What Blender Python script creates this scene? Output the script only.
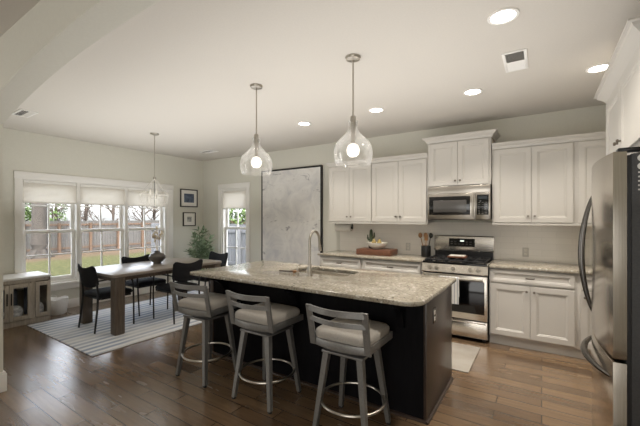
import bpy, bmesh, math, random
from math import pi, sin, cos, radians as R
from mathutils import Vector, Matrix
scene = bpy.context.scene
col = scene.collection
for o in list(bpy.data.objects): bpy.data.objects.remove(o)

# ------------------------------------------------------------------ camera
YAW = R(33.19)
cd = bpy.data.cameras.new('camera'); cam = bpy.data.objects.new('camera', cd); col.objects.link(cam)
cam.location = (0, 0, 1.459); cam.rotation_euler = (pi/2, 0, YAW)
cd.sensor_width = 36; cd.lens = 339.0/640*36; cd.shift_y = 5.1/640; cd.clip_start = .05; cd.clip_end = 300
scene.camera = cam

def srgb(r, g, b):
    f = lambda c: c/12.92 if c <= .04045 else ((c+.055)/1.055)**2.4
    return (f(r/255), f(g/255), f(b/255), 1)

# ------------------------------------------------------------------ world, sun, area lights, exposure
w = bpy.data.worlds.new('world'); scene.world = w; w.use_nodes = True
nt = w.node_tree; bg = nt.nodes['Background']
sky = nt.nodes.new('ShaderNodeTexSky'); sky.sky_type = 'NISHITA'; sky.sun_disc = False
sky.sun_elevation = R(38); sky.sun_rotation = R(120); sky.air_density = .8; sky.dust_density = 3.5; sky.ozone_density = 1
hs = nt.nodes.new('ShaderNodeHueSaturation'); hs.inputs['Saturation'].default_value = .28
nt.links.new(sky.outputs[0], hs.inputs['Color']); nt.links.new(hs.outputs[0], bg.inputs[0])
bg.inputs[1].default_value = 1.0

def light(name, kind, loc, rot, power, color=(1, 1, 1), **k):
    d = bpy.data.lights.new(name, kind); d.energy = power; d.color = color
    for a, v in k.items(): setattr(d, a, v)
    o = bpy.data.objects.new(name, d); col.objects.link(o); o.location = loc; o.rotation_euler = rot
    return o
light('sun', 'SUN', (-4, -8, 12), (R(48), 0, R(52)), .5, (1, .93, .82), angle=R(3))
# area lights added in the unseen living room, left of and behind the camera
light('living_room_fill', 'AREA', (-6.4, -1.2, 1.4), (R(90), 0, R(-90)), 40, (1, .985, .96), shape='RECTANGLE', size=2.6, size_y=2.0)
light('rear_fill', 'AREA', (.7, -3.1, 1.25), (R(90), 0, 0), 40, (1, .985, .96), shape='RECTANGLE', size=3.2, size_y=2.1)  # unseen fill added behind the camera; the wall there has no door
# upward fill added to brighten the ceiling, standing in for a bounced flash
light('ceiling_fill', 'AREA', (-2.8, 2.65, 1.52), (pi, 0, 0), 38, (1, .99, .975), shape='RECTANGLE', size=6.2, size_y=2.6)
CAN_W, PEND_W = 7, 1.5
WARM = (1, .93, .84)
vs = scene.view_settings
scene.display_settings.display_device = 'sRGB'
vs.view_transform = 'Standard'; vs.look = 'None'; vs.gamma = 1; vs.use_curve_mapping = False
vs.exposure = 0.9
cy = scene.cycles
cy.use_denoising = True
try: cy.denoiser = 'OPENIMAGEDENOISE'
except Exception: pass
cy.max_bounces = 10; cy.diffuse_bounces = 6; cy.transparent_max_bounces = 16
cy.sample_clamp_indirect = 4; cy.caustics_reflective = False; cy.caustics_refractive = False

# ------------------------------------------------------------------ materials
def mat(name, color, rough=.5, metal=0, spec=.5, **k):
    m = bpy.data.materials.new(name); m.use_nodes = True
    b = m.node_tree.nodes['Principled BSDF']
    b.inputs['Base Color'].default_value = color if len(color) == 4 else (*color, 1)
    b.inputs['Roughness'].default_value = rough; b.inputs['Metallic'].default_value = metal
    b.inputs['Specular IOR Level'].default_value = spec
    for a, v in k.items(): b.inputs[a.replace('_', ' ')].default_value = v
    return m
def N(m, t, **k):
    n = m.node_tree.nodes.new('ShaderNode'+t)
    for a, v in k.items():
        if a in n.inputs: n.inputs[a].default_value = v
        else: setattr(n, a, v)
    return n
def Lk(m, a, b): m.node_tree.links.new(a, b)
def bsdf(m): return m.node_tree.nodes['Principled BSDF']
def coord(m, scale=(1, 1, 1), rot=(0, 0, 0), kind='Object'):
    tc = N(m, 'TexCoord'); mp = N(m, 'Mapping'); mp.inputs['Scale'].default_value = scale; mp.inputs['Rotation'].default_value = rot
    Lk(m, tc.outputs[kind], mp.inputs[0]); return mp.outputs[0]
def ramp(m, src, stops):
    r = N(m, 'ValToRGB'); e = r.color_ramp.elements
    while len(e) < len(stops): e.new(.5)
    for i, (p, c) in enumerate(stops): e[i].position = p; e[i].color = c
    Lk(m, src, r.inputs[0]); return r.outputs[0]
def bump(m, src, strength=.2, dist=.01):
    b = N(m, 'Bump'); b.inputs['Strength'].default_value = strength; b.inputs['Distance'].default_value = dist
    Lk(m, src, b.inputs['Height']); Lk(m, b.outputs[0], bsdf(m).inputs['Normal'])
def mix(m, fac, a, b, mode='MIX'):
    n = N(m, 'Mix', data_type='RGBA', blend_type=mode)
    for s, i in ((fac, 0), (a, 6), (b, 7)):
        if hasattr(s, 'links'): Lk(m, s, n.inputs[i])
        else: n.inputs[i].default_value = s
    return n.outputs[2]
def noisy(name, c1, c2, scale=(1, 1, 1), ns=5, rough=.5, bmp=0, detail=6, lo=.35, hi=.65, **k):
    m = mat(name, c1, rough, **k); n = N(m, 'TexNoise', Scale=ns, Detail=detail); Lk(m, coord(m, scale), n.inputs['Vector'])
    Lk(m, ramp(m, n.outputs[0], [(lo, c1), (hi, c2)]), bsdf(m).inputs['Base Color'])
    if bmp: bump(m, n.outputs[0], bmp)
    return m
def thin_glass(name, tint, f0, f1, rough=.02):
    m = bpy.data.materials.new(name); m.use_nodes = True; t = m.node_tree; t.nodes.remove(t.nodes['Principled BSDF'])
    tr = N(m, 'BsdfTransparent'); tr.inputs[0].default_value = tint; gl = N(m, 'BsdfGlossy', Roughness=rough)
    lw = N(m, 'LayerWeight', Blend=.35); mr = N(m, 'MapRange'); mr.inputs[3].default_value = f0; mr.inputs[4].default_value = f1
    Lk(m, lw.outputs['Facing'], mr.inputs[0]); mx = N(m, 'MixShader')
    Lk(m, mr.outputs[0], mx.inputs[0]); Lk(m, tr.outputs[0], mx.inputs[1]); Lk(m, gl.outputs[0], mx.inputs[2])
    Lk(m, mx.outputs[0], t.nodes['Material Output'].inputs[0]); return m
def emit(name, c, s):
    m = bpy.data.materials.new(name); m.use_nodes = True; b = bsdf(m)
    b.inputs['Base Color'].default_value = c; b.inputs['Emission Color'].default_value = c; b.inputs['Emission Strength'].default_value = s
    return m

WALL = noisy('wall_paint', srgb(209, 207, 196), srgb(212, 210, 199), ns=60, rough=.75, bmp=.03, spec=.25)
CEIL = noisy('ceiling_paint', srgb(203, 198, 190), srgb(206, 201, 193), ns=80, rough=.85, bmp=.04, spec=.2)
TRIM = mat('trim_paint', srgb(234, 232, 227), .4)
CABW = mat('cabinet_paint', srgb(196, 192, 185), .38)
NICKEL = mat('brushed_nickel', srgb(176, 170, 160), .32, 1)
KNOB = mat('knob_metal', srgb(120, 112, 102), .3, 1)
BLACK = mat('black_plastic', srgb(20, 20, 21), .35)
GLOSSB = mat('black_glass', srgb(10, 10, 11), .08)
IRON = noisy('cast_iron', srgb(24, 24, 25), srgb(36, 36, 37), ns=40, rough=.6, bmp=.1)
PANE = thin_glass('window_glass', (.98, .985, .985, 1), .008, .05)
GLOBE = thin_glass('clear_glass', (.985, .983, .978, 1), .035, .7, .03)
mxg = [n for n in GLOBE.node_tree.nodes if n.type == 'MIX_SHADER'][0]; glg = [n for n in GLOBE.node_tree.nodes if n.type == 'BSDF_GLOSSY'][0]
dfg = N(GLOBE, 'BsdfDiffuse'); dfg.inputs[0].default_value = (.9, .89, .87, 1); m2g = N(GLOBE, 'MixShader'); m2g.inputs[0].default_value = .45  # white diffuse mixed in to stand for bright highlights along the glass edges
Lk(GLOBE, glg.outputs[0], m2g.inputs[1]); Lk(GLOBE, dfg.outputs[0], m2g.inputs[2]); Lk(GLOBE, m2g.outputs[0], mxg.inputs[2])
BULB = emit('glowing_bulb', (1, .93, .85, 1), .5)
CANE = emit('recessed_lamp', (1, .95, .87, 1), 9)
ESP = noisy('espresso_paint', srgb(14, 14, 16), srgb(20, 19, 21), (4, 4, .6), 8, .55, .02, spec=.08)
ESPSHEEN = noisy('espresso_sheen', srgb(48, 38, 33), srgb(62, 50, 43), (14, 14, .8), 5, .28, .03)  # island paint again, lightened to carry the reflected sheen on the ends
# stainless with vertical brushing
STEEL = noisy('stainless_steel', srgb(196, 189, 180), srgb(208, 201, 191), (60, 60, 1), 4, .17, .0, metal=1)
STEELH = noisy('stainless_horizontal', srgb(206, 200, 191), srgb(220, 214, 204), (1, 60, 60), 4, .27, .02, metal=1)
STEELM = noisy('stainless_microwave', srgb(158, 152, 144), srgb(172, 166, 157), (1, 60, 60), 4, .3, .02, metal=1)
FRSIDE = noisy('fridge_side', srgb(62, 62, 63), srgb(70, 70, 71), ns=120, rough=.5, bmp=.15)
DKSTEEL = mat('dark_steel_handle', srgb(110, 107, 104), .25, 1)
# floor planks along X
FLOOR = mat('plank_floor', (.1, .06, .04, 1), .3)
v = coord(FLOOR)
br = N(FLOOR, 'TexBrick', offset=.37, offset_frequency=2, squash=1.0)
br.inputs['Color1'].default_value = (.0, .0, .0, 1); br.inputs['Color2'].default_value = (1, 1, 1, 1); br.inputs['Mortar'].default_value = (.5, .5, .5, 1)
for a, b in (('Scale', 1), ('Mortar Size', .0032), ('Mortar Smooth', .15), ('Bias', 0), ('Brick Width', .82), ('Row Height', .125)): br.inputs[a].default_value = b
Lk(FLOOR, v, br.inputs['Vector'])
pc = ramp(FLOOR, br.outputs['Color'], [(0, srgb(90, 71, 53)), (.35, srgb(107, 86, 65)), (.7, srgb(122, 99, 74)), (1, srgb(98, 78, 59))])
n1 = N(FLOOR, 'TexNoise', Scale=3, Detail=9, Roughness=.65); Lk(FLOOR, coord(FLOOR, (1.2, 14, 1)), n1.inputs['Vector'])
g = ramp(FLOOR, n1.outputs[0], [(.3, (.76, .75, .74, 1)), (.7, (1.12, 1.12, 1.12, 1))])
c = mix(FLOOR, 1.0, pc, g, 'MULTIPLY')
c = mix(FLOOR, br.outputs['Fac'], c, srgb(34, 25, 20))
Lk(FLOOR, c, bsdf(FLOOR).inputs['Base Color'])
n2 = N(FLOOR, 'TexNoise', Scale=2.2, Detail=3); Lk(FLOOR, coord(FLOOR, (1, 5, 1)), n2.inputs['Vector'])
mr = N(FLOOR, 'MapRange'); mr.inputs[3].default_value = .14; mr.inputs[4].default_value = .34
rs_ = N(FLOOR, 'Math', operation='MULTIPLY_ADD'); rs_.inputs[1].default_value = .35; Lk(FLOOR, br.outputs['Color'], rs_.inputs[0]); n3 = N(FLOOR, 'Math', operation='MULTIPLY'); n3.inputs[1].default_value = .6; Lk(FLOOR, n2.outputs[0], n3.inputs[0]); Lk(FLOOR, n3.outputs[0], rs_.inputs[2]); Lk(FLOOR, rs_.outputs[0], mr.inputs[0]); Lk(FLOOR, mr.outputs[0], bsdf(FLOOR).inputs['Roughness'])
ad = N(FLOOR, 'Math', operation='SUBTRACT'); ml_ = N(FLOOR, 'Math', operation='MULTIPLY'); ml_.inputs[1].default_value = .18; Lk(FLOOR, n2.outputs[0], ml_.inputs[0]); Lk(FLOOR, ml_.outputs[0], ad.inputs[0]); Lk(FLOOR, br.outputs['Fac'], ad.inputs[1])
bump(FLOOR, ad.outputs[0], .5, .006)
bsdf(FLOOR).inputs['Specular IOR Level'].default_value = .9; bsdf(FLOOR).inputs['Coat Weight'].default_value = .35; bsdf(FLOOR).inputs['Coat Roughness'].default_value = .2
# granite
GRAN = mat('granite', srgb(200, 188, 170), .16)
v = coord(GRAN)
na = N(GRAN, 'TexNoise', Scale=9, Detail=5); Lk(GRAN, v, na.inputs['Vector'])
base = ramp(GRAN, na.outputs[0], [(.3, srgb(146, 138, 123)), (.5, srgb(161, 154, 139)), (.7, srgb(170, 164, 151))])
nb = N(GRAN, 'TexNoise', Scale=55, Detail=3, Roughness=.7); Lk(GRAN, v, nb.inputs['Vector'])
k1 = ramp(GRAN, nb.outputs[0], [(.52, (0, 0, 0, 1)), (.62, (1, 1, 1, 1))])
c = mix(GRAN, k1, base, srgb(128, 117, 102))
nc = N(GRAN, 'TexVoronoi', Scale=95); Lk(GRAN, v, nc.inputs['Vector'])
k2 = ramp(GRAN, nc.outputs['Color'], [(.09, (1, 1, 1, 1)), (.15, (0, 0, 0, 1))])
c = mix(GRAN, k2, c, srgb(70, 63, 57))
nd = N(GRAN, 'TexVoronoi', Scale=60); Lk(GRAN, v, nd.inputs['Vector'])
k3 = ramp(GRAN, nd.outputs['Color'], [(.8, (0, 0, 0, 1)), (.88, (1, 1, 1, 1))])
c = mix(GRAN, k3, c, srgb(196, 190, 180))
Lk(GRAN, c, bsdf(GRAN).inputs['Base Color'])
# white tile splashback
TILE = mat('splash_tile', srgb(214, 208, 199), .28)
bt = N(TILE, 'TexBrick', offset=.5)
bt.inputs['Color1'].default_value = srgb(236, 231, 223); bt.inputs['Color2'].default_value = srgb(232, 227, 219); bt.inputs['Mortar'].default_value = srgb(222, 217, 209)
for a, b in (('Scale', 1), ('Mortar Size', .0016), ('Brick Width', .3), ('Row Height', .0762)): bt.inputs[a].default_value = b
Lk(TILE, coord(TILE, rot=(R(-90), 0, 0)), bt.inputs['Vector']); Lk(TILE, bt.outputs[0], bsdf(TILE).inputs['Base Color'])
bump(TILE, bt.outputs['Fac'], -.2, .002)
# weathered dining wood
def wood(name, c1, c2, scale, rough=.5, bmp=.1):
    m = mat(name, c1, rough); n = N(m, 'TexNoise', Scale=4, Detail=8, Roughness=.6, Distortion=.6); Lk(m, coord(m, scale), n.inputs['Vector'])
    Lk(m, ramp(m, n.outputs[0], [(.3, c1), (.7, c2)]), bsdf(m).inputs['Base Color']); bump(m, n.outputs[0], bmp, .004); return m
TWOOD = wood('table_wood', srgb(120, 111, 102), srgb(156, 147, 137), (14, 1.2, 14), .3)
TLEG = wood('table_leg_wood', srgb(66, 56, 47), srgb(98, 86, 74), (14, 14, 1.2), .45)
CONW = wood('console_wood', srgb(158, 148, 134), srgb(192, 182, 168), (12, 12, 1.5), .6)
BLOCK = wood('butcher_block', srgb(84, 50, 35), srgb(118, 78, 56), (30, 4, 4), .45)
SPOON = wood('utensil_wood', srgb(136, 96, 60), srgb(166, 124, 82), (8, 8, 2), .5)
DFAB = noisy('black_fabric', srgb(22, 22, 25), srgb(32, 32, 36), ns=180, rough=.85, bmp=.2, spec=.25)
DMET = mat('black_metal', srgb(24, 24, 26), .4, .3)
SFAB = noisy('stool_fabric', srgb(148, 143, 136), srgb(164, 159, 151), ns=220, rough=.85, bmp=.25, spec=.2)
SMET = noisy('stool_metal', srgb(122, 121, 119), srgb(132, 131, 128), ns=90, rough=.45, metal=.6)
SHADE = mat('shade_fabric', srgb(240, 237, 232), .9, Transmission_Weight=0)
t_ = N(SHADE, 'BsdfTranslucent'); t_.inputs[0].default_value = srgb(238, 234, 227); mx = N(SHADE, 'MixShader'); mx.inputs[0].default_value = .6
Lk(SHADE, bsdf(SHADE).outputs[0], mx.inputs[1]); Lk(SHADE, t_.outputs[0], mx.inputs[2]); Lk(SHADE, mx.outputs[0], SHADE.node_tree.nodes['Material Output'].inputs[0])
# striped rug (stripes along Y)
RUG = mat('striped_rug', srgb(190, 188, 184), .95, spec=.1)
wv = N(RUG, 'TexWave', wave_type='BANDS', bands_direction='X', Scale=2.7, Distortion=.35, Detail=2); wv.inputs['Detail Scale'].default_value = 3
Lk(RUG, coord(RUG), wv.inputs['Vector'])
s1 = ramp(RUG, wv.outputs[0], [(.15, srgb(150, 160, 177)), (.45, srgb(170, 177, 190)), (.62, srgb(206, 208, 212)), (.95, srgb(218, 219, 220))])
nr = N(RUG, 'TexNoise', Scale=1.6, Detail=5); Lk(RUG, coord(RUG, (2, .6, 1)), nr.inputs['Vector'])
f_ = ramp(RUG, nr.outputs[0], [(.42, (0, 0, 0, 1)), (.62, (.7, .7, .7, 1))])
c = mix(RUG, f_, s1, srgb(218, 217, 215))
Lk(RUG, c, bsdf(RUG).inputs['Base Color'])
nw = N(RUG, 'TexNoise', Scale=220); Lk(RUG, coord(RUG), nw.inputs['Vector']); bump(RUG, nw.outputs[0], .3, .004)
MATF = noisy('kitchen_mat', srgb(150, 144, 134), srgb(136, 128, 118), (1, 1, 1), 4, .9, .05)
# abstract canvas
CANV = mat('abstract_canvas', srgb(190, 187, 184), .7, spec=.3)
v = coord(CANV, (1, 1, 1.0))
na = N(CANV, 'TexNoise', Scale=3.0, Detail=9, Roughness=.62, Distortion=.8); Lk(CANV, v, na.inputs['Vector'])
c1 = ramp(CANV, na.outputs[0], [(.3, srgb(196, 195, 197)), (.45, srgb(214, 212, 209)), (.6, srgb(226, 224, 220)), (.75, srgb(210, 206, 200))])
nb = N(CANV, 'TexNoise', Scale=2.6, Detail=6, Roughness=.7, Distortion=1.5); Lk(CANV, coord(CANV, (.8, 1, 2.0)), nb.inputs['Vector'])
k = ramp(CANV, nb.outputs[0], [(.60, (0, 0, 0, 1)), (.68, (1, 1, 1, 1))])
c = mix(CANV, k, c1, srgb(140, 138, 141)); Lk(CANV, c, bsdf(CANV).inputs['Base Color']); bump(CANV, na.outputs[0], .2, .004)
MATB = mat('mat_board', srgb(226, 223, 216), .8)
PHOTO1 = mat('landscape_print', srgb(60, 70, 90), .4)
gr = N(PHOTO1, 'TexGradient'); Lk(PHOTO1, coord(PHOTO1, (5.0, 1, 1), rot=(0, R(90), 0)), gr.inputs[0])
nn = N(PHOTO1, 'TexNoise', Scale=14, Detail=4); Lk(PHOTO1, coord(PHOTO1), nn.inputs['Vector'])
am = N(PHOTO1, 'Math', operation='MULTIPLY_ADD'); am.inputs[1].default_value = .5; Lk(PHOTO1, nn.outputs[0], am.inputs[0]); Lk(PHOTO1, gr.outputs[0], am.inputs[2])
Lk(PHOTO1, ramp(PHOTO1, am.outputs[0], [(.15, srgb(110, 122, 142)), (.35, srgb(46, 58, 80)), (.55, srgb(24, 27, 32)), (.9, srgb(48, 51, 55))]), bsdf(PHOTO1).inputs['Base Color'])
PHOTO2 = noisy('sketch_print', srgb(92, 98, 104), srgb(190, 188, 182), ns=18, rough=.4)
WHITEC = mat('white_ceramic', srgb(226, 222, 212), .25)
BRONZE = noisy('bronze_glaze', srgb(56, 54, 52), srgb(118, 112, 104), ns=6, rough=.32, metal=.35, bmp=.1)
PAMPAS = mat('dried_stems', srgb(224, 212, 190), .9)
LEAF = noisy('leaf_green', srgb(104, 124, 94), srgb(172, 188, 158), ns=9, rough=.5)
CACT = noisy('cactus_green', srgb(50, 62, 46), srgb(74, 86, 62), ns=30, rough=.7)
PEAR = noisy('pear_skin', srgb(148, 130, 74), srgb(172, 150, 94), ns=9, rough=.5)
PAPER = mat('paper_roll', srgb(228, 224, 216), .9)
TOWEL = mat('striped_towel', srgb(206, 204, 200), .95)
wt = N(TOWEL, 'TexWave', bands_direction='X', Scale=9); Lk(TOWEL, coord(TOWEL), wt.inputs['Vector'])
Lk(TOWEL, ramp(TOWEL, wt.outputs[0], [(.05, srgb(140, 144, 152)), (.2, srgb(208, 206, 202))]), bsdf(TOWEL).inputs['Base Color'])
BIN = noisy('white_cloth', srgb(236, 235, 232), srgb(244, 243, 240), ns=60, rough=.95, bmp=.3)
PILLOW = noisy('grey_cloth', srgb(176, 178, 182), srgb(236, 236, 236), (3, 3, 9), 4, .95, .2)
NAVY = mat('navy_cloth', srgb(108, 116, 136), .95)
INSIDE = mat('cabinet_inside', srgb(92, 86, 80), .8)
FENCE = wood('fence_boards', srgb(44, 43, 41), srgb(60, 58, 56), (6, 10, .8), .85)
FPOST = wood('fence_posts', srgb(52, 38, 26), srgb(72, 53, 37), (6, 6, 1), .85)
GFENCE = wood('grey_fence_boards', srgb(64, 66, 70), srgb(86, 88, 91), (8, 8, .6), .85)
BARK = wood('pale_bark', srgb(26, 23, 20), srgb(50, 45, 40), (5, 5, 1.4), .95, .6)
TWIG = mat('twig_bark', srgb(50, 42, 36), .95)
SHRUB = noisy('shrub_leaves', srgb(40, 60, 24), srgb(80, 100, 46), ns=3, rough=.7)
LAWN = mat('lawn', (.1, .2, .05, 1), 1, spec=.1)
v = coord(LAWN)
na = N(LAWN, 'TexNoise', Scale=1.1, Detail=8, Roughness=.7); Lk(LAWN, v, na.inputs['Vector'])
nb = N(LAWN, 'TexNoise', Scale=7, Detail=6, Roughness=.7); Lk(LAWN, coord(LAWN, (3, 1, 1)), nb.inputs['Vector'])
gcol = ramp(LAWN, nb.outputs[0], [(.36, srgb(34, 42, 22)), (.5, srgb(58, 62, 36)), (.64, srgb(98, 90, 64))])
lcol = ramp(LAWN, nb.outputs[0], [(.35, srgb(62, 50, 40)), (.65, srgb(88, 76, 62))])
sx = N(LAWN, 'SeparateXYZ'); Lk(LAWN, v, sx.inputs[0])
m1 = N(LAWN, 'MapRange'); m1.inputs[1].default_value = -15.5; m1.inputs[2].default_value = -18.5; Lk(LAWN, sx.outputs[0], m1.inputs[0])
m2 = N(LAWN, 'Math', operation='MULTIPLY_ADD'); m2.inputs[1].default_value = 1.6; Lk(LAWN, na.outputs[0], m2.inputs[0])
m3 = N(LAWN, 'Math', operation='SUBTRACT'); m3.inputs[1].default_value = 1.05; Lk(LAWN, m1.outputs[0], m3.inputs[0]); Lk(LAWN, m3.outputs[0], m2.inputs[2])
k = ramp(LAWN, m2.outputs[0], [(.1, (0, 0, 0, 1)), (.45, (1, 1, 1, 1))])
c = mix(LAWN, k, gcol, lcol); Lk(LAWN, c, bsdf(LAWN).inputs['Base Color']); bump(LAWN, nb.outputs[0], .8, .08)

# ------------------------------------------------------------------ mesh helpers
class MB:
    def __init__(s): s.bm = bmesh.new()
    def _bev(s, geom, r, seg=2):
        if r > 0: bmesh.ops.bevel(s.bm, geom=geom, offset=r, segments=seg, profile=.5, affect='EDGES')
    def box(s, x0, x1, y0, y1, z0, z1, r=0, seg=2):
        t = bmesh.new(); bmesh.ops.create_cube(t, size=1)
        for q in t.verts: q.co = Vector(((x0+x1)/2+q.co.x*(x1-x0), (y0+y1)/2+q.co.y*(y1-y0), (z0+z1)/2+q.co.z*(z1-z0)))
        if r: bmesh.ops.bevel(t, geom=t.edges[:], offset=r, segments=seg, profile=.5, affect='EDGES')
        s.add(t); return s
    def add(s, t, M=None):
        if M is not None: bmesh.ops.transform(t, matrix=M, verts=t.verts)
        me = bpy.data.meshes.new('tmp'); t.to_mesh(me); t.free(); s.bm.from_mesh(me); bpy.data.meshes.remove(me)
    def cyl(s, p0, p1, r0, r1=None, seg=16, cap=True):
        p0, p1 = Vector(p0), Vector(p1); r1 = r0 if r1 is None else r1; d = p1-p0
        t = bmesh.new(); bmesh.ops.create_cone(t, cap_ends=cap, segments=seg, radius1=r0, radius2=r1, depth=d.length)
        s.add(t, Matrix.Translation((p0+p1)/2) @ d.to_track_quat('Z', 'Y').to_matrix().to_4x4()); return s
    def ball(s, c, r, sc=(1, 1, 1), u=16, v=10):
        t = bmesh.new(); bmesh.ops.create_uvsphere(t, u_segments=u, v_segments=v, radius=r)
        s.add(t, Matrix.Translation(c) @ Matrix.Diagonal((*sc, 1))); return s
    def lathe(s, prof, c=(0, 0, 0), seg=32, cap=False):
        c = Vector(c); rings = []
        for r, z in prof:
            rings.append([s.bm.verts.new(c+Vector((r*cos(2*pi*i/seg), r*sin(2*pi*i/seg), z))) for i in range(seg)] if r > 1e-5 else [s.bm.verts.new(c+Vector((0, 0, z)))])
        for a, b in zip(rings, rings[1:]):
            for i in range(seg):
                j = (i+1) % seg
                f = [a[i], a[j], b[j], b[i]] if len(a) > 1 and len(b) > 1 else ([a[i], a[j], b[0]] if len(a) > 1 else [a[0], b[j], b[i]])
                s.bm.faces.new(f)
        if cap:
            if len(rings[0]) > 1: s.bm.faces.new(rings[0][::-1])
            if len(rings[-1]) > 1: s.bm.faces.new(rings[-1])
        return s
    def sweep(s, pts, rx, ry=None, seg=10, closed=False, up=(0, 0, 1), square=False):
        """tube (or flat bar) along pts; rx sideways, ry along 'up'; scalars or one value per point"""
        pts = [Vector(p) for p in pts]; n = len(pts); ry = rx if ry is None else ry
        gx = rx if isinstance(rx, (list, tuple)) else [rx]*n; gy = ry if isinstance(ry, (list, tuple)) else [ry]*n
        rings = []
        for i, p in enumerate(pts):
            a = pts[(i-1) % n] if closed or i else p; b = pts[(i+1) % n] if closed or i < n-1 else p
            t = (b-a).normalized(); u = Vector(up); sd = t.cross(u)
            if sd.length < 1e-3: sd = t.cross(Vector((0, 1, 0)))
            if sd.length < 1e-3: sd = t.cross(Vector((1, 0, 0)))
            sd.normalize(); u = sd.cross(t).normalized()
            if square: rings.append([s.bm.verts.new(p+sd*gx[i]*q+u*gy[i]*r_) for q, r_ in ((-1, -1), (1, -1), (1, 1), (-1, 1))])
            else: rings.append([s.bm.verts.new(p+sd*gx[i]*cos(2*pi*k/seg)+u*gy[i]*sin(2*pi*k/seg)) for k in range(seg)])
        m = len(rings[0])
        for i in range(n if closed else n-1):
            a, b = rings[i], rings[(i+1) % n]
            for k in range(m): s.bm.faces.new((a[k], a[(k+1) % m], b[(k+1) % m], b[k]))
        if not closed: s.bm.faces.new(rings[0][::-1]); s.bm.faces.new(rings[-1])
        return s
    def rects(s, x0, x1, z0, z1, rings):
        """front facing -Y made of nested rectangles (inset, y)"""
        prev = None
        for ins, y in rings:
            q = [s.bm.verts.new((x, y, z)) for x, z in ((x0+ins, z0+ins), (x1-ins, z0+ins), (x1-ins, z1-ins), (x0+ins, z1-ins))]
            if prev:
                for i in range(4): s.bm.faces.new((prev[i], prev[(i+1) % 4], q[(i+1) % 4], q[i]))
            else: s.bm.faces.new(q[::-1])
            prev = q
        s.bm.faces.new(prev); return s
    def slab(s, outer, z0, z1, hole=None, r=0):
        t = bmesh.new(); loops = [outer]+([hole] if hole else [])
        for lp in loops:
            vv = [t.verts.new((x, y, z1)) for x, y in lp]
            for i in range(len(vv)): t.edges.new((vv[i], vv[(i+1) % len(vv)]))
        bmesh.ops.triangle_fill(t, use_beauty=True, use_dissolve=False, edges=t.edges[:])
        for f in t.faces:
            if f.normal.z < 0: f.normal_flip()
        if r:
            bd = [e for e in t.edges if e.is_boundary]
        ex = bmesh.ops.extrude_face_region(t, geom=t.faces[:])
        top = [q for q in t.verts if q not in set(x for x in ex['geom'] if isinstance(x, bmesh.types.BMVert))]
        for q in ex['geom']:
            if isinstance(q, bmesh.types.BMVert): q.co.z = z0
        bmesh.ops.recalc_face_normals(t, faces=t.faces[:])
        if r:
            ed = [e for e in t.edges if len(e.link_faces) == 2 and abs(e.verts[0].co.z-e.verts[1].co.z) < 1e-6 and e.calc_face_angle(0) > .5]
            bmesh.ops.bevel(t, geom=ed, offset=r, segments=2, profile=.5, affect='EDGES')
        s.add(t); return s
    def prism(s, poly, axis, a0, a1):
        """extrude a closed polygon; axis 'x': poly=(y,z), 'y': poly=(x,z), 'z': poly=(x,y)"""
        f = {'x': lambda p, a: (a, p[0], p[1]), 'y': lambda p, a: (p[0], a, p[1]), 'z': lambda p, a: (p[0], p[1], a)}[axis]
        t = bmesh.new(); A = [t.verts.new(f(p, a0)) for p in poly]; B = [t.verts.new(f(p, a1)) for p in poly]
        t.faces.new(A[::-1]); t.faces.new(B)
        for i in range(len(poly)): j = (i+1) % len(poly); t.faces.new((A[i], A[j], B[j], B[i]))
        bmesh.ops.recalc_face_normals(t, faces=t.faces[:]); s.add(t); return s
    def leaf(s, p, d, L, wd, up=Vector((0, 0, 1)), droop=.25):
        p = Vector(p); d = Vector(d).normalized(); sd = d.cross(up)
        if sd.length < .05: sd = Vector((1, 0, 0))
        sd.normalize(); dn = Vector((0, 0, -1))
        a = s.bm.verts.new(p); m = p+d*L*.5; b = s.bm.verts.new(m+sd*wd); c_ = s.bm.verts.new(m-sd*wd); e = s.bm.verts.new(p+d*L+dn*L*droop); h = s.bm.verts.new(m+dn*wd*.4)
        s.bm.faces.new((a, b, h)); s.bm.faces.new((a, h, c_)); s.bm.faces.new((h, b, e)); s.bm.faces.new((h, e, c_))
        return s
    def build(s, name, m, parent=None, loc=(0, 0, 0), sm=35, rot=0):
        bmesh.ops.recalc_face_normals(s.bm, faces=s.bm.faces[:]) if sm != 'leaf' else None
        if sm and sm != 'leaf':
            for f in s.bm.faces: f.smooth = True
            for e in s.bm.edges:
                if len(e.link_faces) != 2 or e.calc_face_angle(0) > R(sm): e.smooth = False
        me = bpy.data.meshes.new(name); s.bm.to_mesh(me); s.bm.free(); me.materials.append(m)
        o = bpy.data.objects.new(name, me); col.objects.link(o); o.parent = parent; o.location = loc; o.rotation_euler = (0, 0, rot)
        return o

def tag(o, label, cat, group=None, kind=None):
    o['label'] = label; o['category'] = cat
    if group: o['group'] = group
    if kind: o['kind'] = kind
    return o
def thing(name, label, cat, loc=(0, 0, 0), rot=0, group=None):
    o = bpy.data.objects.new(name, None); o.empty_display_size = .1; col.objects.link(o); o.location = loc; o.rotation_euler = (0, 0, rot)
    return tag(o, label, cat, group)
def struct(name, mb, m, parent=None, **k):
    o = mb.build(name, m, parent, **k)
    if parent is None: o['kind'] = 'structure'
    return o
def copy_tree(o, parent=None):
    c = o.copy(); col.objects.link(c); c.parent = parent
    for ch in list(o.children): copy_tree(ch, c)
    return c
def bez(p0, p1, p2, n=8):
    p0, p1, p2 = map(Vector, (p0, p1, p2)); return [p0*(1-t)**2+p1*2*t*(1-t)+p2*t*t for t in [i/n for i in range(n+1)]]
rng = random.Random(7)

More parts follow.
